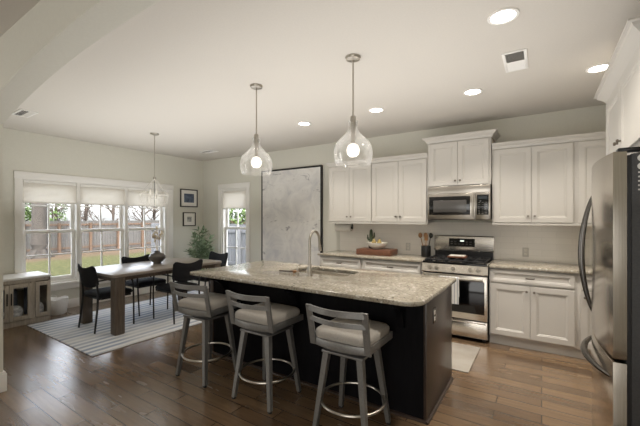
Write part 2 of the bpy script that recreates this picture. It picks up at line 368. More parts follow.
# ------------------------------------------------------------------ room shell
XL, XR, YB, H = -6.44, 1.12, 4.996, 2.75
YA0, YA1 = .775, .93
struct('floor', MB().box(-6.6, 2.6, -3.3, YB+.12, -.12, 0), FLOOR)
struct('ceiling', MB().box(-6.6, 2.6, -3.3, YB+.12, H, H+.12), CEIL)
def wall_x(x0, x1, ya, yb, holes):      # wall in a plane of constant x, openings (y0,y1,z0,z1)
    m = MB(); y = ya
    for a, b, c_, d in holes:
        m.box(x0, x1, y, a, 0, H); m.box(x0, x1, a, b, 0, c_); m.box(x0, x1, a, b, d, H); y = b
    return m.box(x0, x1, y, yb, 0, H)
def wall_y(y0, y1, xa, xb, holes):
    m = MB(); x = xa
    for a, b, c_, d in holes:
        m.box(x, a, y0, y1, 0, H); m.box(a, b, y0, y1, 0, c_); m.box(a, b, y0, y1, d, H); x = b
    return m.box(x, xb, y0, y1, 0, H)
W1 = (1.775, 4.13, .43, 2.05); W2 = (-5.82, -5.06, .33, 2.09)
struct('wall_left', wall_x(XL-.14, XL, YA1, YB+.12, [W1]), WALL)
struct('wall_back', wall_y(YB, YB+.12, XL, XR+.12, [W2]), WALL)
struct('wall_right', MB().box(XR, XR+.12, YA1, YB, 0, H), WALL)
# arched partition between the kitchen and the room the camera stands in
AC, AH, AS, AR = -1.7, 2.1, 2.254, .235
RR = (AH*AH+AR*AR)/(2*AR)
arch = [(AC-AH+2*AH*i/40, 0) for i in range(41)]
arch = [(x, AS+AR-(RR-math.sqrt(RR*RR-(x-AC)**2))) for x, _ in arch]
am_ = MB()
am_.box(-6.58, AC-AH, YA0, YA1, 0, H); am_.box(AC+AH, 2.6, YA0, YA1, 0, H)
am_.prism(arch+[(AC+AH, H), (AC-AH, H)], 'y', YA0, YA1)
struct('wall_front', am_, WALL)
lm = MB(); lm.box(-6.6, -6.5, -3.3, YA0, 0, H); struct('wall_living_left', lm, WALL)
struct('wall_living_right', MB().box(2.5, 2.6, -3.3, YA0, 0, H), WALL)
struct('wall_living_back', MB().box(-6.6, 2.6, -3.3, -3.2, 0, H), WALL)
def base_prof(d=.016, h=.14): return [(0, 0), (d, 0), (d, h-.03), (d*.55, h-.012), (d*.4, h), (0, h)]
def baseboard_x(name, x, s, y0, y1): struct(name, MB().prism([(x+s*a, b) for a, b in base_prof()], 'y', y0, y1), TRIM)
def baseboard_y(name, y, s, x0, x1): struct(name, MB().prism([(y+s*a, b) for a, b in base_prof()], 'x', x0, x1), TRIM)
baseboard_x('baseboard_left', XL, 1, YA1, YB)
baseboard_y('baseboard_back', YB, -1, XL+.017, -2.9)
m = MB(); m.box(AC-AH-.3, AC-AH+.02, YA0-.02, YA1+.02, 0, .15, .004); m.box(AC-AH-.3, AC-AH+.013, YA0-.013, YA1+.013, .15, .165, .003)
struct('baseboard_front', m, TRIM)

# windows -------------------------------------------------------------
def double_hung(parent, sx, axis, a0, a1, z0, z1, zm, plane, out):
    """one double-hung unit between a0..a1 along the wall; plane = inner face coordinate, out = outward sign"""
    def bx(m, u0, u1, p0, p1, q0, q1, r=.003):
        lo, hi = sorted((plane+out*p0, plane+out*p1))
        return m.box(lo, hi, u0, u1, q0, q1, r) if axis == 'y' else m.box(u0, u1, lo, hi, q0, q1, r)
    mid = (a0+a1)/2
    for nm, zz0, zz1, d0, cols, bars in (('lower_sash', z0, zm+.02, .045, True, [z0+(zm-z0)*.53]), ('upper_sash', zm-.02, z1, .085, True, [zm+(z1-zm)*.52])):
        m = MB(); e = .05
        bx(m, a0, a0+e, d0, d0+.035, zz0, zz1); bx(m, a1-e, a1, d0, d0+.035, zz0, zz1)
        bx(m, a0+e, a1-e, d0, d0+.035, zz0, zz0+(.07 if nm == 'lower_sash' else .045)); bx(m, a0+e, a1-e, d0, d0+.035, zz1-.045, zz1)
        s = m.build(nm, TRIM, parent)
        m = MB(); bx(m, mid-.011, mid+.011, d0+.006, d0+.03, zz0+.045, zz1-.045, .002)
        for zb in bars: bx(m, a0+e, a1-e, d0+.007, d0+.029, zb-.011, zb+.011, .002)
        m.build('muntin', TRIM, s)
        m = MB(); bx(m, a0+e*.5, a1-e*.5, d0+.016, d0+.02, zz0+.03, zz1-.03, 0); m.build('pane', PANE, s)
# big triple window in the left wall
win1 = bpy.data.objects.new('window_1', None); col.objects.link(win1); win1['kind'] = 'structure'
y0, y1, z0, z1 = W1
m = MB(); cw = .092; x_in = XL
m.box(x_in, x_in+.022, y0-cw+.012, y0+.012, z0-.02, z1+.1, .003); m.box(x_in, x_in+.022, y1-.012, y1+cw+.012, z0-.02, z1+.1, .003)
m.box(x_in, x_in+.024, y0-cw+.005, y1+cw+.019, z1-.012, z1+.1, .003)
m.build('casing', TRIM, win1)
m = MB(); m.box(x_in-.04, x_in+.055, y0-cw-.02, y1+cw+.04, z0-.03, z0+.004, .005); m.box(x_in, x_in+.02, y0-cw+.01, y1+cw, z0-.115, z0-.03, .003)
m.build('stool_sill', TRIM, win1)
MU = [(1.795, 2.485), (2.535, 3.262), (3.312, 4.06)]
m = MB(); m.box(XL-.135, XL+.004, y0-.001, 1.795, z0, z1); m.box(XL-.135, XL+.006, 4.06, y1+.001, z0, z1)
m.box(XL-.135, XL, y0, y1, z1-.02, z1+.001); m.box(XL-.135, XL, y0, y1, z0-.001, z0+.03)
m.build('jamb', TRIM, win1)
m = MB(); m.box(XL-.135, XL+.01, 2.485, 2.535, z0, z1, .003); m.build('mullion', TRIM, win1)
m = MB(); m.box(XL-.135, XL+.01, 3.262, 3.312, z0, z1, .003); m.build('mullion', TRIM, win1)
for a, b in MU: double_hung(win1, 0, 'y', a, b, z0+.03, z1-.02, 1.25, XL, -1)
# narrow window in the back wall
win2 = bpy.data.objects.new('window_2', None); col.objects.link(win2); win2['kind'] = 'structure'
x0, x1, z0, z1 = W2
m = MB(); m.box(x0-cw, x0+.01, YB-.022, YB, z0-.02, z1+.1, .003); m.box(x1-.01, x1+cw, YB-.022, YB, z0-.02, z1+.1, .003)
m.box(x0-cw-.006, x1+cw+.006, YB-.024, YB, z1-.01, z1+.1, .003); m.build('casing', TRIM, win2)
m = MB(); m.box(x0-cw-.02, x1+cw+.02, YB-.05, YB+.03, z0-.03, z0+.004, .005); m.box(x0-cw, x1+cw, YB-.02, YB, z0-.115, z0-.03, .003); m.build('stool_sill', TRIM, win2)
m = MB(); m.box(x0-.001, x0+.05, YB-.004, YB+.115, z0, z1); m.box(x1-.03, x1+.001, YB-.004, YB+.115, z0, z1); m.box(x0, x1, YB, YB+.115, z1-.02, z1+.001); m.box(x0, x1, YB, YB+.115, z0-.001, z0+.03)
m.build('jamb', TRIM, win2)
double_hung(win2, 0, 'x', x0+.05, x1-.03, z0+.03, z1-.02, 1.25, YB, 1)
# cellular shades
def cell_shade(label, a0, a1, zt, zb, axis, plane, out, group):
    t = thing('window_shade', label, 'blind', (0, 0, 0), 0, group)
    n = int((zt-.035-zb-.02)/.019); poly = []
    zs = [zb+.02+(zt-.035-zb-.02)*i/(2*n) for i in range(2*n+1)]
    fr = [(plane+out*(.006 if i % 2 else .0), z) for i, z in enumerate(zs)]; bk = [(plane+out*(.022 if i % 2 else .028), z) for i, z in enumerate(zs)][::-1]
    MB().prism(fr+bk, 'y' if axis == 'y' else 'x', a0, a1).build('pleated_fabric', SHADE, t, sm=0)
    def bar(z0, z1, nm, d0, d1):
        lo, hi = sorted((plane+out*d0, plane+out*d1)); m = MB()
        m.box(lo, hi, a0, a1, z0, z1, .004) if axis == 'y' else m.box(a0, a1, lo, hi, z0, z1, .004)
        m.build(nm, TRIM, t)
    bar(zt-.037, zt, 'head_rail', -.006, .033); bar(zb, zb+.022, 'bottom_rail', -.002, .03)
    return t
SG = 'pleated shades of the triple window'
for (a, b), l in zip(MU, ('pleated white shade in the triple window, nearest the glass-door console', 'pleated white shade in the middle bay of the triple window', 'pleated white shade in the triple window, nearest the two framed prints')):
    cell_shade(l, a+.004, b-.004, 2.028, 1.685, 'y', XL+.006, -1, SG)
cell_shade('pleated white shade half lowered in the narrow back window', x0+.052, x1-.034, 2.068, 1.66, 'x', YB-.004, 1, None)

# ------------------------------------------------------------------ outdoors
struct('ground_lawn', MB().box(-60, XL-.14, -25, 45, -.5, -.3), LAWN)
struct('ground_side_yard', MB().box(XL-.14, 12, YB+.12, 45, -.5, -.3), LAWN)
def fence(name, label, p0, p1, zt, n_step, bm_, pm, inside, post_every=1.35, rails=(.12, .75, 1.35), group=None):
    p0, p1 = Vector(p0), Vector(p1); L = (p1-p0).length; ang = math.atan2(p1.y-p0.y, p1.x-p0.x)
    t = thing(name, label, 'fence', (p0.x, p0.y, -.3), ang)
    m = MB(); x = 0; r = random.Random(3)
    while x < L:
        h = zt+r.uniform(-.015, .015); m.box(x, x+n_step-.012, -.01, .01, .03, h); x += n_step
    m.build('plank_panel', bm_, t, sm=0)
    for z in rails: MB().box(0, L, inside*.01, inside*.055, z-.045, z+.045).build('rail', pm, t)
    x = .6
    while x < L: MB().box(x-.055, x+.055, inside*.055, inside*.165, 0, zt-.12, .008).build('post', pm, t); x += post_every
fence('yard_fence', 'long weathered board fence with orange posts across the back yard', (-20.5, -2), (-20.5, 24), 1.62, .145, FENCE, FPOST, -1, 1.42, (.22, 1.42))
fence('side_fence', 'grey board fence close outside the narrow back window', (-14, 8.2), (2, 8.2), 1.55, .14, GFENCE, GFENCE, -1, 2.4, (.2, 1.3))
def branch(m, p, d, L, r, depth, rg):
    q = p+d*L; mid = (p+q)/2+Vector((rg.uniform(-1, 1), rg.uniform(-1, 1), rg.uniform(-.3, .5)))*L*.08
    m.sweep([p, mid, q], [r, r*.85, r*.68], seg=6 if depth > 1 else 4)
    if depth == 0: return
    for k in range(3 if depth > 1 else 3):
        nd = (d+Vector((rg.uniform(-1, 1), rg.uniform(-1, 1), rg.uniform(-.15, .7)))*.75).normalized()
        branch(m, p+(q-p)*rg.uniform(.45, 1) if k else q, nd, L*rg.uniform(.55, .8), r*.6, depth-1, rg)
def bare_tree(label, x, y, hgt, r, seed, group=None, mt=None):
    rg = random.Random(seed); t = thing('bare_tree', label, 'tree', (x, y, -.3), 0, group)
    MB().sweep([(0, 0, -.05), (0, 0, .2), (rg.uniform(-.1, .1), 0, hgt*.5), (rg.uniform(-.2, .2), 0, hgt)], [r*1.5, r*1.05, r*.85, r*.6], seg=8).build('trunk', mt or TWIG, t)
    m = MB()
    for k in range(9):
        z = hgt*(.2+.8*k/8); a = rg.uniform(0, 2*pi)
        branch(m, Vector((0, 0, z)), Vector((cos(a), sin(a), rg.uniform(.25, .9))).normalized(), hgt*.24, r*.42, 4, rg)
    m.build('branches', mt or TWIG, t, sm=60)
# the big pale trunk seen through the first bay
t = thing('big_tree', 'thick pale tree trunk standing on the lawn outside the triple window', 'tree', (-18.6, 5.75, -.3))
pr = [(0, -.1, .48), (.0, .15, .38), (0, .6, .31), (.02, 1.6, .28), (.05, 3, .27), (.1, 4.6, .25), (.15, 6.5, .2)]
m = MB(); m.sweep([(x, 0, z) for x, z, r in pr], [r for _, _, r in pr], seg=18)
for q in m.bm.verts: q.co += Vector((sin(q.co.z*7+q.co.y*9)*.012, cos(q.co.z*5+q.co.x*11)*.012, 0))
for a in range(5):
    an = a*1.26+.3; m.sweep([(cos(an)*.2, sin(an)*.2, .3), (cos(an)*.4, sin(an)*.4, .08), (cos(an)*.62, sin(an)*.62, -.06)], [.13, .09, .04], seg=8)
m.build('trunk', BARK, t)
m = MB(); rg = random.Random(5)
for k in range(5): a = k*1.3; branch(m, Vector((.1, 0, 3.6+k*.5)), Vector((cos(a), sin(a), .6)).normalized(), 2, .13, 3, rg)
m.build('branches', BARK, t, sm=60)
LBL = ['bare slim tree beyond the fence at the left edge of the middle window bay', 'bare tree beyond the fence in the centre of the middle window bay', 'leafless forked tree beyond the fence behind the dining table vase',
       'leafless tree beyond the fence at the left edge of the last window bay', 'bare tree beyond the fence just right of the thick pale trunk']
for l, (x, y, h_, r_, sd) in zip(LBL, ((-23.5, 9.6, 4, .12, 11), (-28.6, 13.6, 4.4, .15, 12), (-24.5, 14.6, 4.2, .14, 13), (-31.5, 17.6, 5, .16, 15), (-33, 11.3, 4.6, .13, 16))):
    bare_tree(l, x, y, h_, r_, sd)
def bush(label, x, y, z, rad, n, sz, seed, cat='bush', name='evergreen_shrub', stem=True):
    rg = random.Random(seed); t = thing(name, label, cat, (x, y, -.3))
    m = MB()
    for i in range(n):
        d = Vector((rg.gauss(0, 1), rg.gauss(0, 1), rg.gauss(0, 1))).normalized()*rg.uniform(.35, 1)**.5
        p = Vector((d.x*rad[0], d.y*rad[1], z+.3+d.z*rad[2])); ld = (d+Vector((rg.uniform(-1, 1), rg.uniform(-1, 1), rg.uniform(-1, 1)))*.8)
        m.leaf(p, ld, sz*rg.uniform(.7, 1.3), sz*.28)
    m.build('foliage', SHRUB, t, sm='leaf')
    MB().sweep([(0, 0, 0), (.03, 0, z*.5+.15), (0, .02, z+.2)], [.07, .055, .03], seg=7).build('stem', TWIG, t)
bush('green leafy shrub left of the thick pale trunk', -21.9, 6.05, 1.6, (.55, .5, 1.9), 1500, .22, 21)
bush('green leafy shrub right behind the thick pale trunk', -22.6, 7.55, 1.9, (.8, .6, 1.9), 800, .2, 22)
bush('tall green tree outside behind the grey side fence', -13.2, 12.4, 1.6, (1.8, 1.2, 1.3), 1900, .26, 23, 'tree', 'green_tree')

# ------------------------------------------------------------------ ceiling fittings
def can(label, x, y):
    t = thing('recessed_light', label, 'ceiling light', (x, y, H), 0, 'recessed ceiling lights')
    MB().lathe([(.092, -.001), (.09, -.007), (.075, -.009), (.07, -.004), (.07, -.001)], seg=32).build('trim_ring', TRIM, t)
    MB().lathe([(0, -.006), (.05, -.006), (.07, -.004)], seg=32).build('lens', CANE, t)
    light('downlight', 'AREA', (x, y, H-.015), (0, 0, 0), CAN_W, WARM, shape='DISK', size=.13, spread=R(112))
can('round recessed ceiling light beside the square ceiling vent, largest in view', -.207, 2.452)
can('round recessed ceiling light by the crown of the cabinets over the refrigerator', .41, 3.75)
can('round recessed ceiling light above the microwave cabinet', -.589, 3.75)
can('round recessed ceiling light in front of the two-door cabinets left of the microwave', -1.652, 3.75)
can('round recessed ceiling light between the two glass pendants, in front of the painting', -2.71, 3.75)
def vent(label, x, y, wx, wy, group=None):
    t = thing('ceiling_vent', label, 'vent', (x, y, H))
    m = MB(); e = .022
    m.box(-wx/2, wx/2, -wy/2, -wy/2+e, -.008, 0, .002); m.box(-wx/2, wx/2, wy/2-e, wy/2, -.008, 0, .002)
    m.box(-wx/2, -wx/2+e, -wy/2+e, wy/2-e, -.008, 0, .002); m.box(wx/2-e, wx/2, -wy/2+e, wy/2-e, -.008, 0, .002); m.build('frame', TRIM, t)
    MB().box(-wx/2+e, wx/2-e, -wy/2+e, wy/2-e, -.0015, -.0005).build('duct', INSIDE, t)
    m = MB(); n = max(5, int((wy-2*e)/.016))
    for i in range(n):
        y_ = -wy/2+e+(wy-2*e)*(i+.5)/n; s = 1 if y_ > 0 else -1
        m.prism([(y_-.007*s, -.001), (y_-.0055*s, -.001), (y_+.006*s, -.009), (y_+.0045*s, -.009)], 'x', -wx/2+e, wx/2-e)
    m.build('louvres', TRIM, t, sm=0)
vent('white two-way ceiling vent between the recessed kitchen lights', -.18, 3.21, .17, .40)
vent('small white ceiling vent by the arch, above the triple window', -5.33, 1.5, .36, .17)
vent('small white ceiling vent near the corner with the narrow window', -5.4, 4.32, .36, .17)

def pendant(label, x, y):
    t = thing('pendant_lamp', label, 'pendant lamp', (x, y, H), 0, 'glass pendants over the island')
    MB().lathe([(0, -.028), (.02, -.027), (.055, -.02), (.062, -.006), (.062, 0)], seg=28).build('canopy', NICKEL, t)
    MB().cyl((0, 0, -.025), (0, 0, -.50), .006, seg=10).build('rod', NICKEL, t)
    MB().lathe([(.006, -.47), (.02, -.475), (.024, -.5), (.022, -.56), (.018, -.6), (.018, -.694), (0, -.694)], seg=20).build('socket', NICKEL, t)
    pr = [(.044, -.51), (.042, -.517), (.035, -.53), (.034, -.555), (.04, -.585), (.058, -.612), (.086, -.64), (.12, -.672), (.145, -.71), (.155, -.75), (.156, -.785), (.15, -.825), (.139, -.862)]
    g_ = MB(); g_.lathe(pr+[(r-.003, z) for r, z in pr[::-1]], seg=40); g_.build('glass_shade', GLOBE, t)
    MB().lathe([(.016, -.692), (.04, -.706), (.054, -.742), (.047, -.778), (.026, -.798), (0, -.803)], seg=24).build('bulb', BULB, t)
    light('pendant_glow', 'POINT', (x, y, H-.70), (0, 0, 0), PEND_W, WARM, shadow_soft_size=.045)
pendant('clear glass jug pendant lamp hanging over the sink end of the island', -2.33, 2.428)
pendant('clear glass jug pendant lamp over the island, nearest the range', -1.266, 2.42)
# dining chandelier
t = thing('chandelier', 'white wire teardrop chandelier hanging over the dining table', 'chandelier', (-4.95, 2.95, H))
WIRE = mat('white_wire', srgb(196, 192, 184), .5)
MB().lathe([(0, -.03), (.025, -.028), (.06, -.016), (.065, 0)], seg=28).build('canopy', NICKEL, t)
MB().cyl((0, 0, -.02), (0, 0, -.68), .005, seg=8).build('rod', NICKEL, t)
MB().lathe([(.008, -.66), (.022, -.67), (.022, -.7), (.008, -.715)], seg=16).build('cap', NICKEL, t)
rr, zr = .2, -.93
m = MB()
for k in range(6):
    a = k*pi/3+.25; m.sweep([(cos(a)*.012, sin(a)*.012, -.69), (cos(a)*rr, sin(a)*rr, zr)], .0032, seg=6)
m.build('upper_wire', WIRE, t)
MB().sweep([(rr*cos(a*pi/18), rr*sin(a*pi/18), zr) for a in range(36)], .0035, seg=6, closed=True).build('ring', WIRE, t)
m = MB()
for k in range(24):
    a = k*pi/12; m.sweep([(cos(a)*r, sin(a)*r, z) for r, z in ((rr, zr), (rr*.98, zr-.07), (rr*.85, zr-.135), (rr*.5, zr-.19), (.01, zr-.225))], .0017, seg=5)
m.build('lower_wire', WIRE, t)
MB().cyl((0, 0, -.7), (0, 0, -1.16), .004, seg=6).build('stem', DMET, t)
for k in range(3):
    a = k*2*pi/3; b = MB().sweep([(0, 0, -.98), (cos(a)*.05, sin(a)*.05, -.99), (cos(a)*.06, sin(a)*.06, -.93)], .006, seg=8).build('lamp_arm', NICKEL, t)
    MB().lathe([(.008, 0), (.014, .02), (.012, .05), (.003, .075), (0, .076)], (cos(a)*.06, sin(a)*.06, -.93), 12).build('bulb', WHITEC, b)

light('dining_fill', 'POINT', (-4.95, 2.95, H-.96), (0, 0, 0), .8, (1, .97, .93), shadow_soft_size=.12)  # fill added to brighten the dining area; the chandelier's own bulbs stay dark

# ------------------------------------------------------------------ kitchen cabinets (local: x along the front, y=0 front of the box, +y into the wall)
def door(parent, x0, x1, z0, z1, knob=None, name='door', rail=.057, pull=False):
    d = MB().rects(x0, x1, z0, z1, [(0, 0), (0, -.018), (.002, -.02), (rail, -.02), (rail+.004, -.016), (rail+.012, -.0155), (rail+.017, -.009), (rail+.02, -.009)]).build(name, CABW, parent, sm=20)
    if knob:
        x, z = knob; m = MB(); m.cyl((x, -.02, z), (x, -.034, z), .006, seg=10); m.cyl((x, -.034, z), (x, -.046, z), .0135, .011, seg=14); m.build('knob', KNOB, d)
    if pull:
        x, z = (x0+x1)/2, (z0+z1)/2
        m = MB(); m.sweep([(x-.04, -.02, z), (x-.038, -.04, z-.002), (x, -.046, z-.004), (x+.038, -.04, z-.002), (x+.04, -.02, z)], .006, .008, seg=8); m.build('pull', KNOB, d)
    return d
def crown(t, wd, z, D, proj, hgt, endl, endr):
    pr = [(0, 0), (.012, 0), (.014, hgt*.18), (proj*.35, hgt*.4), (proj*.75, hgt*.72), (proj*.8, hgt*.86), (proj, hgt*.9), (proj, hgt), (0, hgt)]
    m = MB(); t_ = m.bm; rows = []
    for o_, h_ in pr[:-1]+[(0, hgt)]:
        path = []
        if endl: path.append((-o_, D))
        path.append((-o_ if endl else 0, -o_)); path.append((wd+(o_ if endr else 0), -o_))
        if endr: path.append((wd+o_, D))
        rows.append([t_.verts.new((x, y, z+h_)) for x, y in path])
    for a, b in zip(rows, rows[1:]):
        for i in range(len(a)-1): t_.faces.new((a[i], a[i+1], b[i+1], b[i]))
    m.box(.001, wd-.001, .001, D, z, z+hgt-.004)
    m.build('crown', CABW, t, sm=25)
def upper(label, x0, x1, z0, z1, D, doors, crownh, proj=.05, el=False, er=False, rot=0, y=None, base=None, rail=True, knobz=.075, group='white wall cabinets'):
    wd = x1-x0
    t = thing('wall_cabinet', label, 'cabinet', base if base else (x0, YB-D, z0), rot, group)
    h = z1-z0
    MB().box(0, wd, 0, D-.002, 0, h, .002).build('body', CABW, t)
    if rail: MB().box(0, wd, -.012, .012, -.028, 0, .003).build('light_rail', CABW, t)
    for a, b, kx in doors: door(t, a-x0+.002, b-x0-.002, .006, h-.012, None if kx is None else (kx-x0, knobz+.006))
    crown(t, wd, h, D-.002, proj, crownh, el, er)
    return t
DU = .345
upper('white two-door wall cabinet above the paper towel roll', -2.863, -2.117, 1.40, 2.275, DU, [(-2.855, -2.492, -2.525), (-2.492, -2.122, -2.459)], .065, el=True)
upper('white two-door wall cabinet just left of the microwave', -2.117, -1.292, 1.40, 2.275, DU, [(-2.112, -1.705, -1.738), (-1.705, -1.305, -1.672)], .065)
upper('tall raised white wall cabinet directly above the microwave', -1.285, -.518, 1.875, 2.455, DU+.03, [(-1.262, -.902, -.932), (-.902, -.54, -.872)], .075, .07, True, True, rail=False, knobz=.06)
upper('white two-door wall cabinet right of the microwave', -.51, .308, 1.40, 2.30, DU, [(-.49, -.1, -.133), (-.1, .29, -.067)], .07)
upper('white wall cabinet partly behind the refrigerator, in the corner', .308, XR, 1.40, 2.30, DU, [(.33, .72, None), (.72, 1.10, None)], .07)
# cabinets over the refrigerator on the right wall, facing -X
XF = .45
FCY0, FCY1 = 2.37, 3.55
t = thing('fridge_cabinet', 'deep white two-door cabinet mounted above the refrigerator', 'cabinet', (XF, FCY1, 1.83), -pi/2)
wd = FCY1-FCY0; D = XR-XF
MB().box(0, wd, 0, D-.002, 0, .54, .002).build('body', CABW, t)
door(t, .02, wd/2-.002, .05, .53, (wd/2-.05, .13)); door(t, wd/2+.002, wd-.02, .05, .53, (wd/2+.05, .13))
crown(t, wd, .54, D-.002, .085, .095, True, True)
# white tile splashback
struct('trim_splashback', MB().box(-2.86, XR, YB-.008, YB-.0005, .915, 1.40), TILE)

def base_cab(label, x0, x1, parts, group='white base cabinets', D=.60, er=False):
    t = thing('base_cabinet', label, 'cabinet', (x0, YB-D, 0), 0, group); wd = x1-x0
    MB().box(0, wd, 0, D-.002, .10, .883, .002).build('body', CABW, t)
    m = MB(); m.box(0, wd, .035, .055, 0, .10); m.build('toe_kick', CABW, t)
    for kind, a, b, z0, z1, kn in parts:
        if kind == 'drawer': door(t, a-x0, b-x0, z0, z1, name='drawer_front', rail=.03, pull=True)
        else: door(t, a-x0, b-x0, z0, z1, (kn-x0, z1-.06))
base_cab('white base cabinet with one drawer below the paper towel roll', -2.88, -2.155, [('drawer', -2.86, -2.175, .725, .865, 0), ('door', -2.86, -2.52, .125, .705, -2.55), ('door', -2.515, -2.175, .125, .705, -2.485)])
base_cab('white base cabinet with one drawer between the range and the wood block', -2.155, -1.287, [('drawer', -2.135, -1.31, .725, .865, 0), ('door', -2.135, -1.725, .125, .705, -1.755), ('door', -1.72, -1.31, .125, .705, -1.69)])
base_cab('white base cabinet with wide drawer and two doors right of the range', -.513, .31, [('drawer', -.50, .285, .725, .865, 0), ('door', -.50, -.108, .125, .705, -.14), ('door', -.104, .285, .125, .705, -.07)])
base_cab('white base cabinet half hidden behind the refrigerator', .31, XR-.002, [('drawer', .335, .74, .725, .865, 0), ('door', .335, .74, .125, .705, .37), ('door', .745, 1.1, .125, .705, .78)])
def counter(label, x0, x1):
    o = MB().slab([(x0, YB-.635), (x1, YB-.635), (x1, YB-.009), (x0, YB-.009)], .885, .916, r=.006).build('countertop', GRAN); tag(o, label, 'countertop')
counter('speckled granite countertop left of the range', -2.90, -1.285)
counter('speckled granite countertop right of the range', -.515, XR-.001)

# ------------------------------------------------------------------ range
RX0, RX1, RY = -1.28, -.52, YB-.665
t = thing('gas_range', 'stainless steel gas range with black cooktop between the base cabinets', 'stove', (RX0, RY, 0)); W = RX1-RX0
DP = .655
m = MB(); m.box(.003, W-.003, .03, DP, .03, .895, .004); m.build('body', BLACK, t)
for x in (.05, W-.05):
    for y in (.08, DP-.08): MB().cyl((x, y, 0), (x, y, .03), .02, seg=12).build('foot', BLACK, t)
m = MB(); m.box(.004, W-.004, .0, .03, .045, .245, .008); m.box(.02, W-.02, -.006, .004, .215, .24, .004); m.build('drawer', STEELH, t)
od = MB().box(.004, W-.004, -.004, .03, .255, .775, .008).build('oven_door', STEELH, t)
MB().box(.035, W-.035, -.0065, .0, .33, .715, .004).build('oven_window', GLOSSB, od)
m = MB(); m.cyl((.045, -.05, .735), (W-.045, -.05, .735), .013, seg=14)
for x in (.06, W-.06): m.box(x-.012, x+.012, -.05, .0, .722, .748, .004)
m.build('oven_handle', NICKEL, od)
m = MB(); m.prism([(.03, .785), (-.012, .79), (-.02, .80), (.012, .895), (.03, .9)], 'x', 0, W); m.build('control_fascia', STEELH, t)
for x in (.10, .185, .38, .575, .66):
    k = MB(); c0 = Vector((x, -.006, .845)); d = Vector((0, -.95, .31)).normalized()
    k.cyl(c0, c0+d*.018, .026, .024, 18); k.cyl(c0+d*.018, c0+d*.04, .018, .016, 16); k.build('burner_knob', NICKEL, t)
MB().box(.0, W, .0, DP-.06, .896, .918, .006).build('cooktop', GLOSSB, t)
MB().box(.0, .012, .0, DP-.06, .892, .921, .003).box(W-.012, W, .0, DP-.06, .892, .921, .003).build('edge_strip', STEELH, t)
for x, y in ((.16, .17), (.16, .44), (W/2, .30), (W-.16, .17), (W-.16, .44)):
    MB().lathe([(.05, .918), (.048, .926), (.03, .928), (.028, .936), (0, .937)], (x, y, 0), 20).build('burner', IRON, t)
for x0_, x1_ in ((.03, .265), (.275, .485), (.495, .73)):
    m = MB()
    for y in (.05, .305, .55): m.box(x0_, x1_, y-.008, y+.008, .930, .946, .003)
    for x in (x0_+.006, (x0_+x1_)/2, x1_-.006): m.box(x-.008, x+.008, .05, .55, .930, .946, .003)
    for x in (x0_+.006, x1_-.006):
        for y in (.05, .55): m.box(x-.008, x+.008, y-.008, y+.008, .917, .935)
    m.build('grate', IRON, t)
m = MB(); m.prism([(DP-.06, .918), (DP-.06, 1.0), (DP-.05, 1.01), (DP, 1.01), (DP, .9)], 'x', .012, W-.012); m.build('rear_vent', BLACK, t)
bgd = MB().prism([(DP-.065, 1.035), (DP-.055, 1.01), (DP-.002, 1.01), (DP-.002, 1.215), (DP-.03, 1.218), (DP-.045, 1.205)], 'x', 0, W).build('backguard', STEELH, t)
dm = MB(); dm.prism([(DP-.063, 1.07), (DP-.055, 1.07), (DP-.04, 1.18), (DP-.05, 1.18)], 'x', .2, .53); dp_ = dm.build('display', GLOSSB, bgd)
BTN = mat('button_grey', srgb(96, 94, 91), .5)
for i in range(6):
    for j in range(2):
        x = .225+i*.048; z = 1.10+j*.03
        if 2 <= i <= 3 and j == 1: continue
        MB().box(x, x+.026, DP-.0635+(z-1.07)*.118, DP-.05, z, z+.009).build('button', BTN, dp_)
MB().box(.345, .395, DP-.055, DP-.045, 1.135, 1.158).build('clock_digits', emit('clock_light', srgb(215, 225, 215), .6), dp_)
# towel over the oven handle
hx0, hx1 = RX0+.225, RX0+.455; hy = RY-.05
m = MB(); n = 26; cols = 14; gv = []
path = [(-.0165, .735-.30*i/10) for i in range(10, -1, -1)]+[(-.012, .747), (0, .7525), (.012, .747)]+[(.0165, .735-.22*i/8) for i in range(0, 9)]
for i in range(cols+1):
    x = hx0+(hx1-hx0)*i/cols; wob = .004*sin(i*1.1)
    gv.append([m.bm.verts.new((x, hy+a*1.05+(wob*max(0, (.735-z)/.3) if a < 0 else 0), z)) for a, z in path])
for i in range(cols):
    for j in range(len(path)-1): m.bm.faces.new((gv[i][j], gv[i+1][j], gv[i+1][j+1], gv[i][j+1]))
tw = m.build('dish_towel', TOWEL); md = tw.modifiers.new('thickness', 'SOLIDIFY'); md.thickness = .004; md.offset = 0
tag(tw, 'pale striped dish towel hanging over the oven door handle', 'towel')
# board lying on the cooktop grates
t = thing('spoon_rest', 'small cream rest with wooden rim lying on the cooktop grate', 'spoon rest', (-.915, RY+.33, .9465))
MB().box(-.11, .11, -.08, .08, 0, .024, .006).build('base', BLOCK, t)
MB().box(-.095, .095, -.065, .065, .02, .034, .006).build('plate', WHITEC, t)

